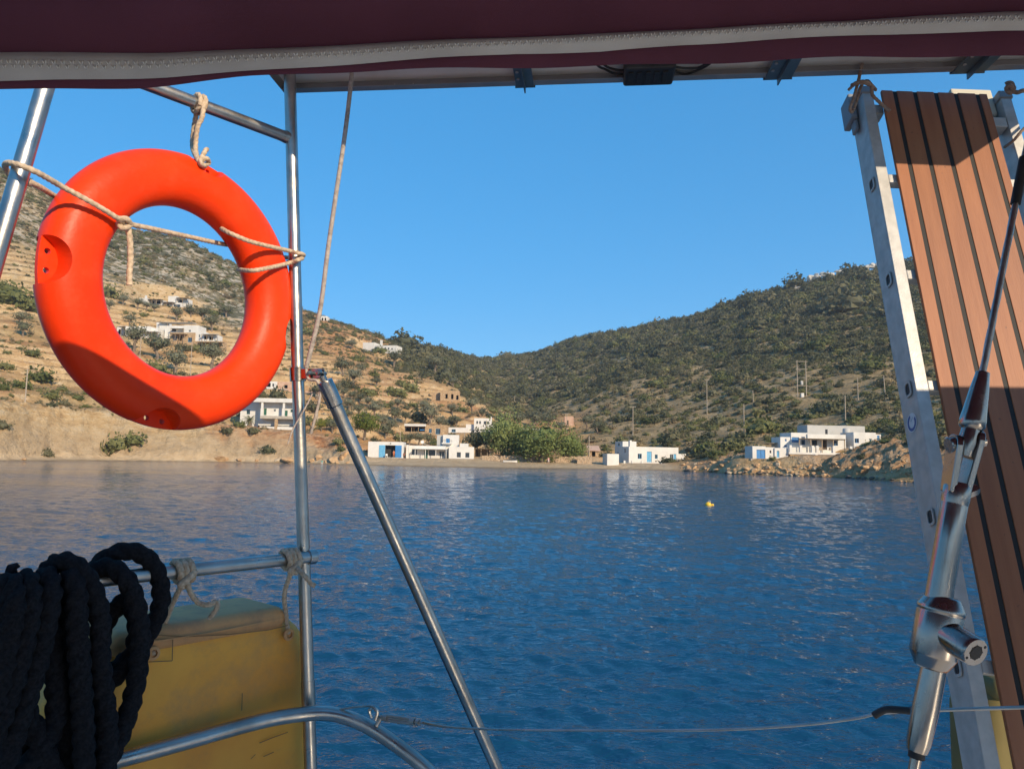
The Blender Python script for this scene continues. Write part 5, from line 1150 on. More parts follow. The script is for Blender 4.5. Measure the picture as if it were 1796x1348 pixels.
# ---- black mooring rope coiled over the rail
bk = thing('mooring_rope', 'thick fuzzy black mooring rope coiled over the rail', 'rope', rail_pt(120))
def zr(x, y, off): 
    px, py = x / 2.993, 900 + y / 2.993
    base = rail_pt(px, off); return P(px, py, base.y)
turns = [
    [(470, 520, -.05), (455, 380, -.05), (520, 265, -.045), (640, 200, -.03), (745, 215, 0), (825, 310, .01), (845, 440, .01), (815, 560, .0), (740, 690, -.02), (650, 780, -.04), (560, 850, -.06)],
    [(420, 560, -.06), (440, 400, -.05), (500, 300, -.01), (590, 285, .04), (670, 360, .08), (715, 480, .09), (735, 620, .09), (730, 760, .09), (712, 900, .09), (672, 1050, .09), (625, 1180, .09), (570, 1290, .09), (520, 1420, .09)],
    [(230, 560, -.06), (215, 400, -.05), (260, 290, -.01), (340, 250, .05), (425, 300, .09), (490, 410, .11), (525, 560, .115), (525, 760, .115), (540, 920, .115), (560, 1080, .115), (565, 1220, .115), (545, 1420, .115)],
    [(200, 600, -.06), (190, 440, -.04), (230, 340, .03), (255, 340, .08), (265, 440, .12), (235, 620, .125), (190, 800, .125), (140, 970, .125), (80, 1150, .125), (30, 1300, .125), (-30, 1440, .125)],
    [(100, 640, -.06), (90, 450, -.03), (120, 350, .04), (150, 360, .09), (160, 470, .13), (130, 650, .135), (85, 830, .135), (30, 1000, .135), (-40, 1180, .135)],
    [(330, 600, -.05), (340, 420, .0), (375, 330, .08), (400, 400, .12), (405, 560, .13), (415, 740, .13), (425, 920, .13), (435, 1090, .13), (440, 1250, .13), (440, 1430, .13)],
    [(20, 700, -.05), (15, 480, -.02), (40, 370, .06), (70, 380, .10), (75, 500, .14), (40, 700, .14), (0, 900, .14), (-60, 1100, .14)],
    [(240, 480, .03), (262, 640, .06), (285, 840, .07), (300, 1000, .08), (280, 1120, .09), (220, 1230, .10), (150, 1320, .10), (60, 1430, .10)],
    [(90, 900, .06), (130, 1020, .08), (175, 1130, .09), (225, 1240, .10), (270, 1350, .10), (300, 1430, .10)],
    [(500, 900, -.03), (515, 700, -.03), (560, 560, -.02), (640, 470, .0), (690, 480, .03), (720, 600, .04), (690, 760, .03), (610, 850, .02), (520, 960, .02), (480, 1150, .03), (490, 1400, .03)],
    [(-60, 420, .0), (0, 360, .05), (35, 420, .10), (25, 600, .12), (-30, 800, .12)],
    [(330, 420, -.02), (345, 600, .02), (340, 800, .03), (335, 1000, .03), (345, 1200, .04), (360, 1430, .04)],
    [(150, 420, -.03), (120, 640, .03), (95, 860, .04), (90, 1060, .05), (120, 1250, .05), (150, 1430, .05)]]
for tn in turns: hr('coil_turn', [zr(*q) for q in tn], 0.0198, BLACKROPE, bk, seg=18, depth=0.25, pitch=0.10, fuzz=0.05, step=0.008)
hr('rope_end', [zr(45, 330, .05), zr(60, 300, .05), zr(70, 275, .05), zr(78, 290, .05)], 0.010, BLACKROPE, bk, fuzz=0.1)
rs_ = random.Random(9); fz = MB()
for tn in turns[:8]:
    path = resample(catmull([zr(*q) for q in tn], 10), 0.006)
    for p in path:
        for _ in range(9):
            d = Vector((rs_.gauss(0, 1), rs_.gauss(0, 1), rs_.gauss(0, 1))).normalized(); b = p + d * 0.018; e = b + d * rs_.uniform(0.003, 0.008) + Vector((rs_.gauss(0, .002), 0, rs_.gauss(0, .002))); sd = d.orthogonal().normalized() * 0.0004
            fz.add([b - sd - bk.location, b + sd - bk.location, e - bk.location], [(0, 1, 2)])
fzo = fz.build('fuzz', BLACKROPE, bk); fzo['kind'] = 'stuff'

# ---- yellow float bag outside the rail
def rounded_slab(name, M, x0, x1, z0, z1, y0, y1, rc, rb, m, parent, seg=10, jitter=0.0):
    v = []; f = []; prof = []
    for k in range(6): a = math.pi / 2 * k / 5; prof.append((rb * (1 - math.sin(a)), y0 + rb * (1 - math.cos(a))))
    prof += [(p[0], y1 - (p[1] - y0)) for p in reversed(prof)]
    def outline(inset):
        pts = []
        for cx, cz, a0 in ((x1 - rc, z1 - rc, 0), (x0 + rc, z1 - rc, 90), (x0 + rc, z0 + rc, 180), (x1 - rc, z0 + rc, 270)):
            for k in range(seg + 1):
                a = math.radians(a0 + 90 * k / seg); pts.append((cx + (rc - inset) * math.cos(a), cz + (rc - inset) * math.sin(a)))
        return pts
    rings = [outline(i) for i, _ in prof]; n = len(rings[0])
    for (ins, y), o in zip(prof, rings): v += [M @ Vector((x, y, z)) for x, z in o]
    for i in range(len(prof) - 1):
        for k in range(n): f.append((i * n + k, (i + 1) * n + k, (i + 1) * n + (k + 1) % n, i * n + (k + 1) % n))
    for base, rev in ((0, False), ((len(prof) - 1) * n, True)):
        c = len(v); v.append(M @ Vector(((x0 + x1) / 2, prof[0 if not rev else -1][1] + (-0.012 if not rev else 0.012), (z0 + z1) / 2)))
        for k in range(n): f.append((base + k, base + (k + 1) % n, c) if not rev else (base + (k + 1) % n, base + k, c))
    o = mesh_obj(name, v, f, m, parent); shade_angle(o.data, 50); return o
ydir = -DR; yout = Vector((DR.y, -DR.x, 0)); yout = -Vector((-DR.y, DR.x, 0))
yb = P(545, 976, 2.1) + yout * 0.05; yb.z = 0
YM = Matrix(((ydir.x, yout.x, 0, yb.x), (ydir.y, yout.y, 0, yb.y), (0, 0, 1, 0), (0, 0, 0, 1)))
yf = thing('yellow_float', 'soiled yellow vinyl float bag tied outside the stern rail', 'float', YM @ Vector((0, 0, 1.9)))
YL = Matrix.Translation(-yf.location) @ YM
ZT = 2.565
rounded_slab('body', YL, -0.62, 0.085, 1.86, ZT, 0.0, 0.22, 0.20, 0.07, YVIN, yf)
rounded_slab('flap', YL, -0.50, -0.03, ZT - 0.055, ZT + 0.007, -0.007, 0.227, 0.034, 0.03, YDIRT, yf)
def ylocal(px, py, yy):
    d = raydir(px, py); o = Vector((0, 0, EYE)); pt = YM @ Vector((0, yy, 0)); t = (pt - o).dot(yout) / d.dot(yout); w = o + d * t; return YM.inverted() @ w
def ystrip(name, pts, w, m, yy=-0.0085):
    q = [ylocal(*p, yy) for p in pts]; mb = MB()
    for a, b in zip(q, q[1:]):
        d = (b - a).normalized(); s_ = Vector((-d.z, 0, d.x)) * w
        mb.add([YL @ (a - s_), YL @ (b - s_), YL @ (b + s_), YL @ (a + s_)], [(0, 1, 2, 3)])
    return mb.build(name, m, yf)
SEAM = mat('seam_line', (0.16, 0.10, 0.04), (0.22, 0.14, 0.06), rough=0.8)
ystrip('patch_seam', [(262, 1120), (303, 1120), (302, 1158), (258, 1160)], 0.0012, SEAM, -0.0125)
ystrip('seam', [(262, 1112), (320, 1116), (400, 1112), (470, 1104), (505, 1096)], 0.0014, SEAM, -0.0125)
for pts in ([(455, 1302), (480, 1292), (505, 1283)], [(462, 1326), (480, 1318)], [(440, 1330), (448, 1322)], [(425, 1215), (424, 1245)]): ystrip('scuff', pts, 0.0011, mat('scuff_mark', (0.16, 0.10, 0.05), rough=0.9), -0.0135)
for px, py in ((268, 1145), (506, 1112)): 
    c = ylocal(px, py, -0.012); lathe('lug', [(0.004, -0.004), (0.016, -0.002), (0.016, 0.004), (0.009, 0.006), (0.009, -0.001)], 16, YDIRT, yf, YL @ Matrix.Translation(c) @ Matrix.Rotation(math.pi / 2, 4, 'X'))
tb = thing('tie_rope', 'pale rope knotted on the rail above the left of the yellow float', 'rope', rail_pt(325)); ta = thing('tie_rope', 'pale rope knotted on the rail end beside the steel post', 'rope', rail_pt(512))
def knot(root, px, tie, tails):
    c = rail_pt(px); r0 = 0.0225; I = Vector((-DR.y, DR.x, 0))
    for s_ in (-0.016, 0.0, 0.014): hr('turn', [c + DR * (s_ + 0.004 * math.sin(a)) + I * (r0 * math.cos(a)) + Vector((0, 0, r0 * math.sin(a) * 1.05)) for a in [i * 0.5 for i in range(14)]], 0.0075, ROPE, root)
    hr('knot', [c + I * r0 + DR * -0.02, c + I * 0.03 + Vector((0, 0, -0.016)), c + I * 0.026 + DR * 0.016 + Vector((0, 0, -0.03)), c + I * 0.016 + DR * -0.01 + Vector((0, 0, -0.034))], 0.008, ROPE, root)
    for tl, r in tails: hr('tail', tl, r, ROPE, root)
c1 = rail_pt(318); c2 = rail_pt(510); I_ = Vector((-DR.y, DR.x, 0))
knot(tb, 320, None, [([c1 + I_ * 0.02 + Vector((0, 0, -0.02)), P(306, 1050, c1.y + .02), P(290, 1090, c1.y + .05), P(278, 1125, c1.y + .06), YM @ (ylocal(268, 1145, -0.012))], 0.0065), ([c1 + I_ * 0.03 + Vector((0, 0, -0.022)), P(335, 1040, c1.y - .01), P(348, 1056, c1.y), P(365, 1060, c1.y), P(380, 1055, c1.y + .01), P(380, 1066, c1.y + .01), P(367, 1084, c1.y + .02)], 0.0062)])
knot(ta, 508, None, [([c2 + I_ * 0.01 + Vector((0, 0, -0.02)), P(499, 1040, c2.y + .03), P(502, 1080, c2.y + .05), YM @ (ylocal(506, 1112, -0.012))], 0.0062), ([c2 + I_ * 0.03 + Vector((0, 0, -0.02)), P(525, 1000, c2.y - .04), P(535, 1010, c2.y - .05), P(545, 1022, c2.y - .05), P(553, 1027, c2.y - .05)], 0.0062)])
YSHADE = mat('shade_toned_yellow_vinyl', (0.13, 0.10, 0.03), (0.18, 0.14, 0.045), rough=0.7, scale=4)  # yellow vinyl darkened to olive: the shade on this float is in the colour
y2 = thing('yellow_float', 'second yellow float with shade painted into its colour, seen in the gap behind the ladder foot', 'float', P(1760, 1300, 2.1)); Mx = Matrix.Identity(4)
rounded_slab('body', Mx, -0.05, 0.45, -0.5, 0.16, 0.0, 0.2, 0.12, 0.05, YSHADE, y2); rounded_slab('flap', Mx, -0.02, 0.4, 0.10, 0.165, -0.005, 0.205, 0.03, 0.025, YSHADE, y2)

# ---- lifeline with its turnbuckle
ll = thing('lifeline', 'thin steel lifeline wire stretched across the stern with a turnbuckle', 'wire', P(655, 1262, 2.06)); O = ll.location
pts = [P(742, 1266, 1.99), P(800, 1275, 1.92), P(900, 1279, 1.82), P(1050, 1280, 1.7), P(1250, 1279, 1.52), P(1400, 1271, 1.42), P(1500, 1259, 1.36), P(1545, 1250, 1.33), P(1640, 1245, 1.28), P(1796, 1240, 1.2), P(2100, 1232, 1.05)]
v, f = rope_geo([p - O for p in pts], 0.0030, pitch=0.03, seg=8, step=0.01, depth=0.12); mesh_obj('wire', v, f, STEEL, ll, smooth=True)
tube('tape', [p - O for p in catmull([P(1533, 1254, 1.337), P(1545, 1247, 1.33), P(1560, 1243, 1.322), P(1598, 1246, 1.30)], 4)], 0.0062, RUBBER, ll, 10)
ta_, tb_ = P(665, 1256, 2.05) - O, P(742, 1267, 1.99) - O
for o_ in (0.006, -0.006): tube('turnbuckle_bar', [ta_.lerp(tb_, .12) + Vector((0, 0, o_)), ta_.lerp(tb_, .78) + Vector((0, 0, o_))], 0.0042, STEEL, ll, 10)
for t0, t1, r in ((.08, .2, .009), (.72, .82, .009), (.85, .92, .008)): tube('turnbuckle_end', [ta_.lerp(tb_, t0), ta_.lerp(tb_, t1)], r, STEEL, ll, 12)
tube('screw', [ta_.lerp(tb_, -0.05), ta_.lerp(tb_, 1.15)], 0.0034, STEEL, ll, 10); tube('swage', [ta_.lerp(tb_, 1.05), ta_.lerp(tb_, 1.5)], 0.0048, CHROME, ll, 10)
tube('shackle', [p - O for p in catmull([P(652, 1258, 2.04), P(648, 1246, 2.04), P(656, 1240, 2.04), P(662, 1248, 2.04), P(658, 1262, 2.04)], 5)], 0.0045, STEEL, ll, 8)
tube('pin', [p - O for p in catmull([P(596, 1243, 2.05), P(630, 1238, 2.05), P(652, 1238, 2.04), P(659, 1246, 2.03)], 5)], 0.003, STEEL, ll, 8)
tube('lug', [P(660, 1272, 2.05) - O, P(668, 1258, 2.05) - O], 0.006, STEEL, ll, 8)

# ---- gangway: aluminium ladder with a teak board
GA = P(1517, 190, 2.06); GB_ = P(1728, 1348, 1.48); Ld = (GB_ - GA).normalized(); PHI = math.radians(-1.5)
W0 = Vector((math.cos(PHI), math.sin(PHI), 0)); Wd = (W0 - Ld * W0.dot(Ld)).normalized(); Nd = Wd.cross(Ld).normalized()
if Nd.y < 0: Nd = -Nd                                     # Nd points away from the camera
gw = thing('gangway', 'aluminium ladder gangway with a brown slatted teak board standing at the stern', 'gangway', GA)
gw.matrix_world = Matrix(((Wd.x, Nd.x, -Ld.x, GA.x), (Wd.y, Nd.y, -Ld.y, GA.y), (Wd.z, Nd.z, -Ld.z, GA.z), (0, 0, 0, 1)))   # local x across, y to the back, z up along the rail
LEN = (GB_ - GA).length; bot = -(LEN + 0.75); topz = 0.075
def gpt(px, py, yl):
    """local point of the gangway plane y = yl on a pixel ray"""
    Mi = gw.matrix_world.inverted(); o = Mi @ Vector((0, 0, EYE)); d = (Mi.to_3x3() @ raydir(px, py)); t = (yl - o.y) / d.y; return o + d * t
def gpx(px, py, xl):
    Mi = gw.matrix_world.inverted(); o = Mi @ Vector((0, 0, EYE)); d = (Mi.to_3x3() @ raydir(px, py)); t = (xl - o.x) / d.x; return o + d * t
web = 0.082; fl = 0.030; XR = gpt(1812, 300, 0.0).x
for x0 in (0.0, XR - fl):
    mb = MB(); mb.box(x0, x0 + fl, 0, 0.004, bot, topz); mb.box(x0, x0 + fl, web - 0.004, web, bot, topz); mb.box(x0, x0 + 0.004, 0.004, web - 0.004, bot, topz); mb.box(x0 + fl - 0.004, x0 + fl, 0.004, web - 0.004, bot, topz)
    mb.build('rail', ALU, gw, bevel=0.0012)
rz = [gpx(x, y, 0.0).z for x, y in ((1525, 333), (1557, 510), (1595, 700), (1632, 907))]; sp_ = (rz[0] - rz[3]) / 3
PLZ = 0.062
for i in range(-1, 7):
    z = rz[0] - sp_ * i
    if z > topz - 0.02: continue
    MB().box(fl, XR - fl, 0.001, 0.028, z - 0.014, z + 0.014).build('rung', ALU, gw, bevel=0.003)
    for x0, sg in ((0.0, -1), ):
        c = Matrix.Translation((x0 - 0.002, 0.031, z)); mb = MB(); ring = []
        pr = [(0.0105, 0.0145), (0.0155, 0.0195)]
        for (hx, hz), yo in ((pr[1], 0.0), (pr[1], -0.0025), (pr[0], -0.0025), (pr[0], 0.0)):
            for k in range(24):
                a = 2 * math.pi * k / 24; ca, sa = math.cos(a), math.sin(a); ring.append(c @ Vector((yo, hx * math.copysign(abs(ca) ** .5, ca), hz * math.copysign(abs(sa) ** .5, sa))))
        mb.add(ring, [(i_ * 24 + k, i_ * 24 + (k + 1) % 24, (i_ + 1) * 24 + (k + 1) % 24, (i_ + 1) * 24 + k) for i_ in range(3) for k in range(24)]); so_ = mb.build('rung_socket', ALU, gw)
        mb = MB(); mb.add(ring[-24:], [tuple(range(24))]); mb.build('socket_hole', RUBBER, so_)
lx = gpt(1546, 158, -0.012).x; top_p = gpt(1546, 158, -0.012).z
cz = [gpt(x, 190, -0.012).x for x in (1575.5, 1611, 1648, 1683, 1721)]; rx_ = gpt(1738, 190, -0.012).x
edges = [lx] + cz + [rx_]; ck = 0.0058
MB().box(lx + 0.002, rx_ - 0.002, -0.002, 0.0005, bot + 0.1, top_p - 0.004).build('backing_board', CAULK, gw)
for i in range(6):
    a = edges[i] + (ck if i else 0); b = edges[i + 1] - (ck if i < 5 else 0)
    MB().box(a, b, -0.012, -0.0022, bot + 0.1, top_p - 0.0005 * (i % 2)).build('slat', TEAK, gw, bevel=0.0012)
for c in cz: MB().box(c - ck * 1.02, c + ck * 1.02, -0.0102, -0.0021, bot + 0.1, top_p - 0.002).build('caulking', CAULK, gw)
# sticker: white disc with a blue open ring and tick
sc_ = gpx(1600, 741, 0.0); SM = Matrix.Translation((-0.0008, sc_.y, sc_.z)) 
def disc(name, r0, r1, a0, a1, x, m, parent, n=36):
    v = []; f = []
    for k in range(n + 1):
        a = math.radians(a0 + (a1 - a0) * k / n)
        for r in (r0, r1): v.append(SM @ Vector((x, -r * math.cos(a), r * math.sin(a))))
    for k in range(n): f.append((2 * k, 2 * k + 1, 2 * k + 3, 2 * k + 2))
    return mesh_obj(name, v, f, m, parent)
STW_ = mat('sticker_white', (0.62, 0.62, 0.62), rough=0.5); STB = mat('sticker_blue', (0.03, 0.09, 0.26), rough=0.5)
s0 = disc('sticker', 0.0005, 0.0235, 0, 360, 0, STW_, gw); disc('sticker_ring', 0.0135, 0.0205, 100, 385, -0.0006, STB, s0)
for a, b in (((-0.002, 0.004), (0.009, 0.011)), ((-0.002, 0.004), (-0.009, 0.012))):
    d = Vector((0, b[0] - a[0], b[1] - a[1])).normalized() ; s_ = Vector((0, -d.z, d.y)) * 0.0016; A = Vector((-0.0006, -a[0], a[1])); B = Vector((-0.0006, -b[0], b[1])); MB().add([SM @ (A - s_), SM @ (B - s_), SM @ (B + s_), SM @ (A + s_)], [(0, 1, 2, 3)]).build('sticker_mark', STB, s0)
# plastic end caps, hooks and cream bracket at the ladder top
for x0 in (0.0, XR - fl): MB().box(x0 - 0.004, x0 + fl + 0.004, -0.004, web + 0.004, topz - 0.015, topz + 0.012).build('end_cap', mat('grey_plastic', (0.22, 0.23, 0.24), rough=0.6), gw, bevel=0.003)
mb = MB(); mb.box(-0.024, -0.0045, 0.035, web + 0.012, 0.0, topz + 0.02); mb.box(-0.014, -0.0042, 0.04, 0.07, -0.04, 0.0); mb.build('hook_bracket', mat('grey_plastic', (0.22, 0.23, 0.24), rough=0.6), gw, bevel=0.004)
MB().box(fl + 0.001, fl + 0.03, 0.012, 0.05, -0.005, 0.03).build('hinge_block', ALU, gw, bevel=0.003)
MB().box(XR - fl - 0.12, XR - fl - 0.002, web * 0.3, web * 0.9, 0.02, 0.12).build('stay_block', mat('cream_plastic', (0.55, 0.50, 0.38), rough=0.6), gw, bevel=0.004)
MB().box(XR - 0.09, XR - fl - 0.002, 0.0, 0.04, -0.05, -0.015).build('hinge_block', ALU, gw, bevel=0.003)
lt = thing('ladder_lashing', 'thin brown cord tying the ladder top to the panel frame', 'rope', P(1510, 160, 2.020))
CORD = mat('brown_cord', (0.22, 0.15, 0.11), (0.32, 0.23, 0.17), rough=0.95, scale=100)
hr('turn', [P(1512, 112, 2.010), P(1506, 140, 2.010), P(1498, 170, 2.010), P(1491, 190, 2.010), P(1495, 196, 2.020), P(1502, 178, 2.030), P(1510, 152, 2.030), P(1520, 142, 2.020), P(1528, 150, 2.000), P(1530, 166, 2.000), P(1541, 178, 2.000), P(1552, 188, 2.000), P(1561, 195, 2.000)], 0.0045, CORD, lt)
hr('turn', [P(1493, 150, 2.010), P(1508, 143, 1.990), P(1524, 146, 1.990), P(1536, 158, 2.020)], 0.0045, CORD, lt); hr('turn', [P(1488, 158, 2.020), P(1500, 148, 2.000), P(1515, 146, 1.990), P(1530, 152, 2.010)], 0.004, CORD, lt)
rl = thing('ladder_lashing', 'dark cord tied round the far ladder rail at the right edge', 'rope', P(1770, 158, 2.160))
hr('turn', [P(1764, 148, 2.030), P(1772, 145, 2.025), P(1778, 155, 2.025), P(1773, 163, 2.025), P(1765, 156, 2.030), P(1772, 150, 2.020), P(1780, 162, 2.020), P(1800, 158, 2.010), P(1840, 150, 2.060)], 0.006, CORD, rl); hr('line', [P(1762, 258, 2.030), P(1778, 246, 1.980), P(1800, 222, 1.960), P(1850, 180, 1.960)], 0.004, CORD, rl)

# ---- backstay and its tensioner
bs = thing('backstay', 'steel backstay wire with its screw tensioner at the right', 'stay', P(1602, 1348, 0.85)); O = bs.location; YB = 0.85; kk = YB / F
def bpnt(px, py, Y=YB): return P(px, py, Y) - O
v, f = rope_geo([bpnt(1722, 660), bpnt(1757, 480), bpnt(1790, 312), bpnt(1840, 60), bpnt(1960, -560)], 5.6 * kk, pitch=0.05, seg=12, strands=7, depth=0.10, step=0.006); mesh_obj('wire', v, f, STEEL, bs, smooth=True)
tube('tape', [bpnt(1781, 358), bpnt(1791, 306), bpnt(1797, 276)], 8.5 * kk, RUBBER, bs, 14)
def turned(name, a, b, prof, m=CHROME, seg=28):
    A, B = bpnt(*a), bpnt(*b); l = (B - A).length; return lathe(name, [(max(r * kk, 0.0003), t * l) for r, t in prof], seg, m, bs, axis_matrix(A, B))
turned('swage', (1724, 652), (1703, 752), [(9, 0), (11, .01), (12, .1), (15, .3), (19, .7), (21, .85), (21, .95), (17, 1)])
turned('eye_shank', (1705, 742), (1692, 800), [(14, 0), (15, .3), (17, .6), (13, 1)])
ax = (bpnt(1690, 775) - bpnt(1722, 655)).normalized()
for sx, nm in ((-1, 'fork_cheek'), (1, 'fork_cheek')):
    base = bpnt(1693 + sx * 19, 776 - sx * 4); A = base; B = bpnt(1676 + sx * 13, 862); mb = MB(); side = Vector((1, 0, -0.15)).normalized() * (5.5 * kk); fw = Vector((0, 1, 0)) * (19 * kk)
    q = []; d = (B - A).normalized()
    for s_ in (-1, 1):
        for a in range(9): an = math.pi * a / 8; q.append(A + side * s_ + fw * math.cos(an) - d * (19 * kk * math.sin(an)))
        q += [B + side * s_ - fw * 0.85, B + side * s_ + fw * 0.85]
    mb.add(q, [tuple(reversed(range(11))), tuple(range(11, 22))] + [(k, (k + 1) % 11, (k + 1) % 11 + 11, k + 11) for k in range(11)]); mb.build(nm, CHROME, bs, bevel=0.0012)
turned('clevis_pin', (1663, 781), (1724, 772), [(13, 0), (15, .03), (15, .16), (10, .17), (10, .9), (12, .91), (12, 1)])
turned('fork_base', (1681, 846), (1673, 890), [(17, 0), (22, .2), (22, .7), (20, 1)])
turned('lock_nut', (1684, 868), (1714, 856), [(10, 0), (11, .1), (11, .8), (8, 1)], CHROME, 6)
turned('sleeve', (1676, 872), (1644, 1062), [(20, 0), (21, .02), (21, .4), (21.5, .8), (22, 1)])
turned('gear_housing', (1655, 1044), (1632, 1172), [(21, 0), (25, .01), (27, .03), (36.5, .15), (37.5, .18), (37.5, .21), (36, .23), (36, .24), (37, .26), (37, .80), (36, .82), (27, .96), (24, .99), (19, 1)])
A = bpnt(1650, 1105, .845); B = bpnt(1712, 1144, .80); l = (B - A).length
hb = lathe('crank_socket', [(24 * kk, 0), (25 * kk, .1 * l), (25 * kk, .75 * l), (24 * kk, .9 * l), (23.5 * kk, .97 * l), (22 * kk, l), (12 * kk, l), (12 * kk, .8 * l), (3 * kk, .79 * l)], 36, CHROME, bs, axis_matrix(A, B))
AM = axis_matrix(A, B); sq = MB()
for rot in (0, math.pi / 4): sq.box(-9.5 * kk, 9.5 * kk, -9.5 * kk, 9.5 * kk, l * .95, l * 1.004 + rot * 0.0002, AM @ Matrix.Rotation(rot, 4, 'Z'))
sq.build('socket_recess', RUBBER, hb)
for an in (0.5, 3.6): lathe('pin_hole', [(2.5 * kk, l * 0.99), (2.5 * kk, l * 1.004)], 10, RUBBER, hb, AM @ Matrix.Translation((18 * kk * math.cos(an), 18 * kk * math.sin(an), 0)))
turned('rod', (1640, 1160), (1608, 1316), [(20, 0), (20, .1), (21, .5), (19, .9), (16, 1)])
turned('washer', (1609, 1312), (1607, 1328), [(13, 0), (13, 1)], RUBBER); turned('stud', (1607, 1326), (1585, 1440), [(9, 0), (9, 1)], CHROME); tube('chainplate', [bpnt(1585, 1436), bpnt(1560, 1560), bpnt(1500, 1900)], 12 * kk, STEEL, bs, 12)

# ---- solar panel on top of the stern frame
far_l = P(499, 164, 2.2); ZP = far_l.z
d = raydir(1930, 118); far_r = P(1930, 118, (ZP - EYE) / d.z)
ex = (far_r - far_l); WX = ex.length; ex.normalize(); ey = Vector((ex.y, -ex.x, 0)); DEP = 0.47       # ey: towards the camera
sp = thing('solar_panel', 'solar panel with pale underside and junction box above the stern', 'solar panel', far_l)
sp.matrix_world = Matrix(((ex.x, ey.x, 0, far_l.x), (ex.y, ey.y, 0, far_l.y), (0, 0, 1, far_l.z), (0, 0, 0, 1)))
MB().box(0.003, WX - 0.003, 0.003, DEP - 0.003, 0.030, 0.034).build('backsheet', BACKS, sp)
CELL = mat('dark_cells', (0.01, 0.012, 0.02), (0.015, 0.018, 0.03), rough=0.2)
MB().box(0.004, WX - 0.004, 0.004, DEP - 0.004, 0.0345, 0.038).build('cell_glass', CELL, sp)
for a in ((0, WX, 0, 0.003, 0, 0.04), (0, WX, DEP - 0.003, DEP, 0, 0.04), (0, 0.003, 0.003, DEP - 0.003, 0, 0.04), (WX - 0.003, WX, 0.003, DEP - 0.003, 0, 0.04)): MB().box(*a).build('frame', FRAMEM, sp)
MB().box(0.003, WX - 0.003, 0.003, 0.028, 0, 0.002).build('frame_lip', FRAMEM, sp)
def spx(px, py, z=0.0):
    Mi = sp.matrix_world.inverted(); o = Mi @ Vector((0, 0, EYE)); dd = Mi.to_3x3() @ raydir(px, py); t = (z - o.z) / dd.z; return o + dd * t
for a, b in ((905, 936), (1340, 1385), (1668, 1722)):
    x0 = spx(a, 147 if a < 1000 else (140 if a < 1500 else 128)).x; x1 = spx(b, 147 if a < 1000 else (140 if a < 1500 else 128)).x; q = MB(); q.box(x0, x1, -0.004, DEP - 0.005, -0.004, -0.001); q.box((x0 + x1) / 2 - 0.002, (x0 + x1) / 2 + 0.002, -0.004, DEP - 0.005, -0.022, -0.004); q.box(x0 - 0.004, x1 + 0.004, -0.006, -0.003, -0.004, 0.03); q.build('bracket', BRKT, sp)
    for yy in (0.05, 0.09): lathe('bolt_head', [(0.004, -0.008), (0.005, -0.007), (0.005, -0.0045)], 8, FRAMEM, sp, Matrix.Translation((x0 + 0.01, yy, 0)))
j0, j1 = spx(1093, 146, -0.02), spx(1180, 146, -0.02)
jb = MB().box(j0.x, j1.x, 0.015, 0.12, -0.022, 0.0295).build('junction_box', RUBBER, sp, bevel=0.008, bseg=3)
for k in range(5): MB().box(j0.x + 0.012 + k * 0.024, j0.x + 0.026 + k * 0.024, 0.03, 0.10, -0.026, -0.0225).build('cover_rib', RUBBER, jb, bevel=0.001)
Mi = sp.matrix_world.inverted()
for pts in ([(1096, 130), (1080, 130), (1062, 122), (1045, 112), (1000, 60)], [(1096, 124), (1078, 122), (1060, 114), (1030, 80)], [(1178, 122), (1200, 130), (1222, 124), (1250, 108), (1300, 60)], [(1178, 116), (1205, 120), (1235, 114), (1280, 70)]):
    tube('cable', catmull([spx(x, y, 0.012) for x, y in pts], 6), 0.0035, RUBBER, sp, 8)
for x, y in ((692, 148), (724, 146)): c = spx(x, y, 0.015); lathe('drain_hole', [(0.002, 0), (0.002, 0.0006)], 8, WHITE, sp, Matrix.Translation((c.x, 0.0034, 0.016)) @ Matrix.Rotation(-math.pi / 2, 4, 'X'))

# ---- bimini: canvas roof over the cockpit with its taped rear hem
HEM = ([-300, 0, 60, 130, 200, 260, 320, 400, 480, 700, 900, 1100, 1300, 1500, 1796, 2100], [158, 156, 155, 153.5, 151, 146, 140.5, 134, 130.5, 124, 118, 112, 108, 103, 100, 97])
TB = ([-300, 0, 250, 500, 700, 900, 1050, 1200, 1350, 1500, 1650, 1796, 2100], [148, 143, 135, 121, 109, 95.5, 92, 80, 72, 68, 62, 58, 54]); TT = ([-300, 0, 250, 500, 700, 900, 1200, 1350, 1500, 1650, 1796, 2100], [95, 93, 93, 85, 75, 67, 54, 45, 41, 30, 24, 20])
bi = thing('bimini', 'burgundy canvas sunshade with a grey stitched tape along its rear hem', 'awning', (0.4, -0.8, 3.6)); O = bi.location
xs = np.linspace(-1.95, 2.36, 220); rows = []
def hem_z(X, tab, Y): 
    px = min(max(CX + F * X / Y, -300), 2100); return P(px, float(np.interp(px, *tab)), Y).z
SAG = 0.18
def droop(X): return -SAG * abs((X - 0.15) / 2.0) ** 2.2 if X > 0.9 else (-0.02 * ((X - 0.15) / 2.0) ** 2)
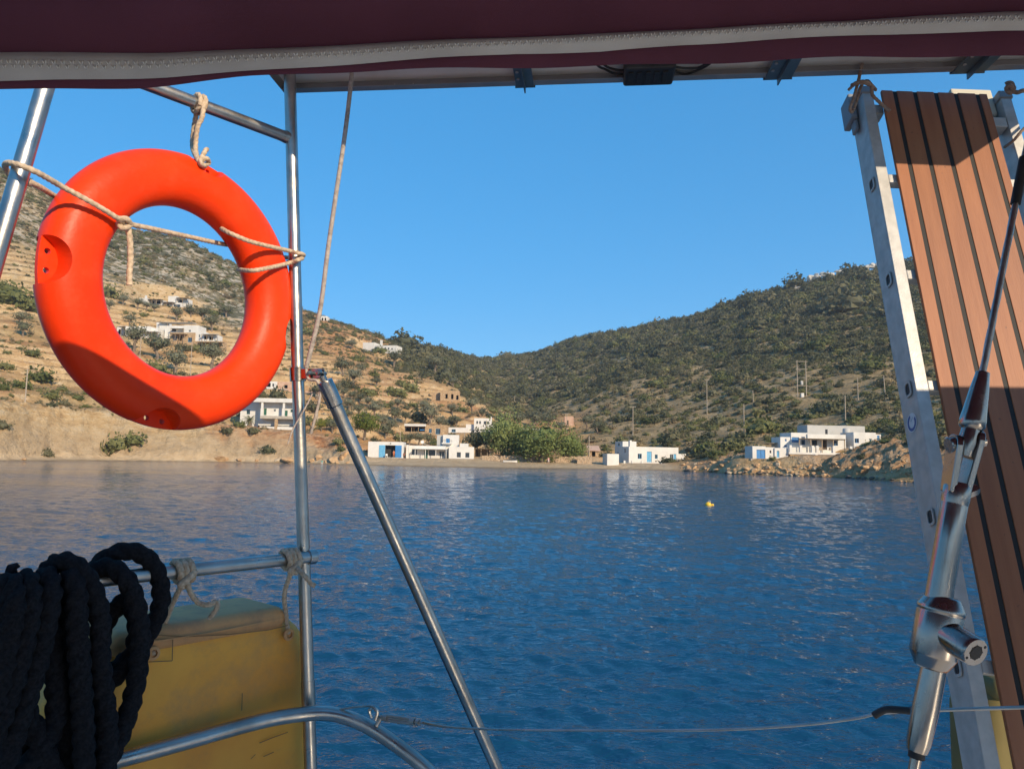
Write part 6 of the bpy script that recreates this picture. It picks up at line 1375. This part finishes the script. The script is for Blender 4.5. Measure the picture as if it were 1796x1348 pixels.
def bim(X, k):
    w = 0.004 * math.sin(X * 9) + 0.003 * math.sin(X * 23 + 1)
    if k == 0: return Vector((X, 1.0 + w, hem_z(X, HEM, 1.0)))
    if k == 1: return Vector((X, 0.998 + w * .7, hem_z(X, TB, 0.998)))
    if k == 2: return Vector((X, 0.992 + w * .3, hem_z(X, TT, 0.992)))
    zt = hem_z(X, TT, 0.992); Yk, dz = {3: (0.982, 0.035), 4: (0.95, 0.055), 5: (0.85, 0.066), 6: (0.6, 0.085), 7: (0.1, 0.11), 8: (-0.6, 0.12), 9: (-1.4, 0.11), 10: (-2.2, 0.06), 11: (-2.6, 0.0), 12: (-2.62, -0.1)}[k]
    zm = zt if k < 6 else 3.575
    return Vector((X, Yk, zm + dz + droop(X) * min(1, (k - 2) / 2)))
v = []; f = []; K = 13
for X in xs:
    for k in range(K): v.append(bim(X, k) - O)
for i in range(len(xs) - 1):
    for k in range(K - 1): f.append((i * K + k, (i + 1) * K + k, (i + 1) * K + k + 1, i * K + k + 1))
cv = mesh_obj('canvas', v, f, BURG, bi, smooth=True); sd = cv.modifiers.new('s', 'SOLIDIFY'); sd.thickness = 0.0016; sd.offset = 0
# tape: padded strip on the inner face
v = []; f = []; K = 7
for X in xs:
    a = bim(X, 1); b = bim(X, 2)
    for k in range(K): t = k / (K - 1); p = a.lerp(b, t); bulge = 0.009 * math.sin(math.pi * t) ** 0.8 + 0.0016; v.append(p + Vector((0, -bulge - 0.0012, 0)) - O)
for i in range(len(xs) - 1):
    for k in range(K - 1): f.append((i * K + k, (i + 1) * K + k, (i + 1) * K + k + 1, i * K + k + 1))
tp = mesh_obj('hem_tape', v, f, TAPE, bi, smooth=True)
mb = MB(); X = -0.95
i = 0
while X < 1.0:
    tc = 0.46 + 0.05 * math.sin(X * 5) + 0.03 * math.sin(X * 13)
    for r_, (ta1, tb1) in enumerate(((tc + 0.16, tc + 0.02), (tc - 0.01, tc - 0.15))):
        a = bim(X, 1).lerp(bim(X, 2), ta1) - O + Vector((0, -0.0118, 0)); b = bim(X + 0.0034 * (1 if (i + r_) % 2 else -1), 1).lerp(bim(X, 2), tb1) - O + Vector((0, -0.0118, 0)); mb.tube([a, (a + b) / 2 + Vector((0, -0.0012, 0)), b], [0.0006, 0.0011, 0.0006], 5)
    X += 0.0062; i += 1
st_ = mb.build('stitching', THREAD, bi, smooth=True); st_['kind'] = 'stuff'
# bows that carry the canvas
for Yb, zz in ((0.55, 3.62), (-0.9, 3.66), (-2.5, 3.55)): tube('bow', [Vector(p) - O for p in catmull([(-1.85, Yb, 1.75), (-1.85, Yb, 3.2), (-1.75, Yb, zz - .12), (-1.3, Yb, zz - .015), (0.4, Yb, zz - .005), (1.4, Yb, zz - .09), (2.05, Yb, zz - .24), (2.28, Yb, 3.05), (2.28, Yb, 1.75)], 6)], 0.014, STEEL, bi, 10)
# ------------------------------------------------------------------ thin sea haze
def build_haze():
    mb = MB().box(-3100, 3100, -3100, 1600, -60.0, float(ZK.max()) + 30); m = bpy.data.materials.new('sea_haze'); m.use_nodes = True; nt = m.node_tree
    for nd in list(nt.nodes):
        if nd.type == 'BSDF_PRINCIPLED': nt.nodes.remove(nd)
    pv = nt.nodes.new('ShaderNodeVolumePrincipled'); pv.inputs['Color'].default_value = (0.92, 0.95, 1.0, 1); pv.inputs['Density'].default_value = 0.00017; pv.inputs['Anisotropy'].default_value = 0.2
    nt.links.new(pv.outputs[0], nt.nodes['Material Output'].inputs['Volume'])
    o = mb.build('haze', m); o['kind'] = 'stuff'; o['label'] = 'thin bluish haze over the bay'
build_haze()
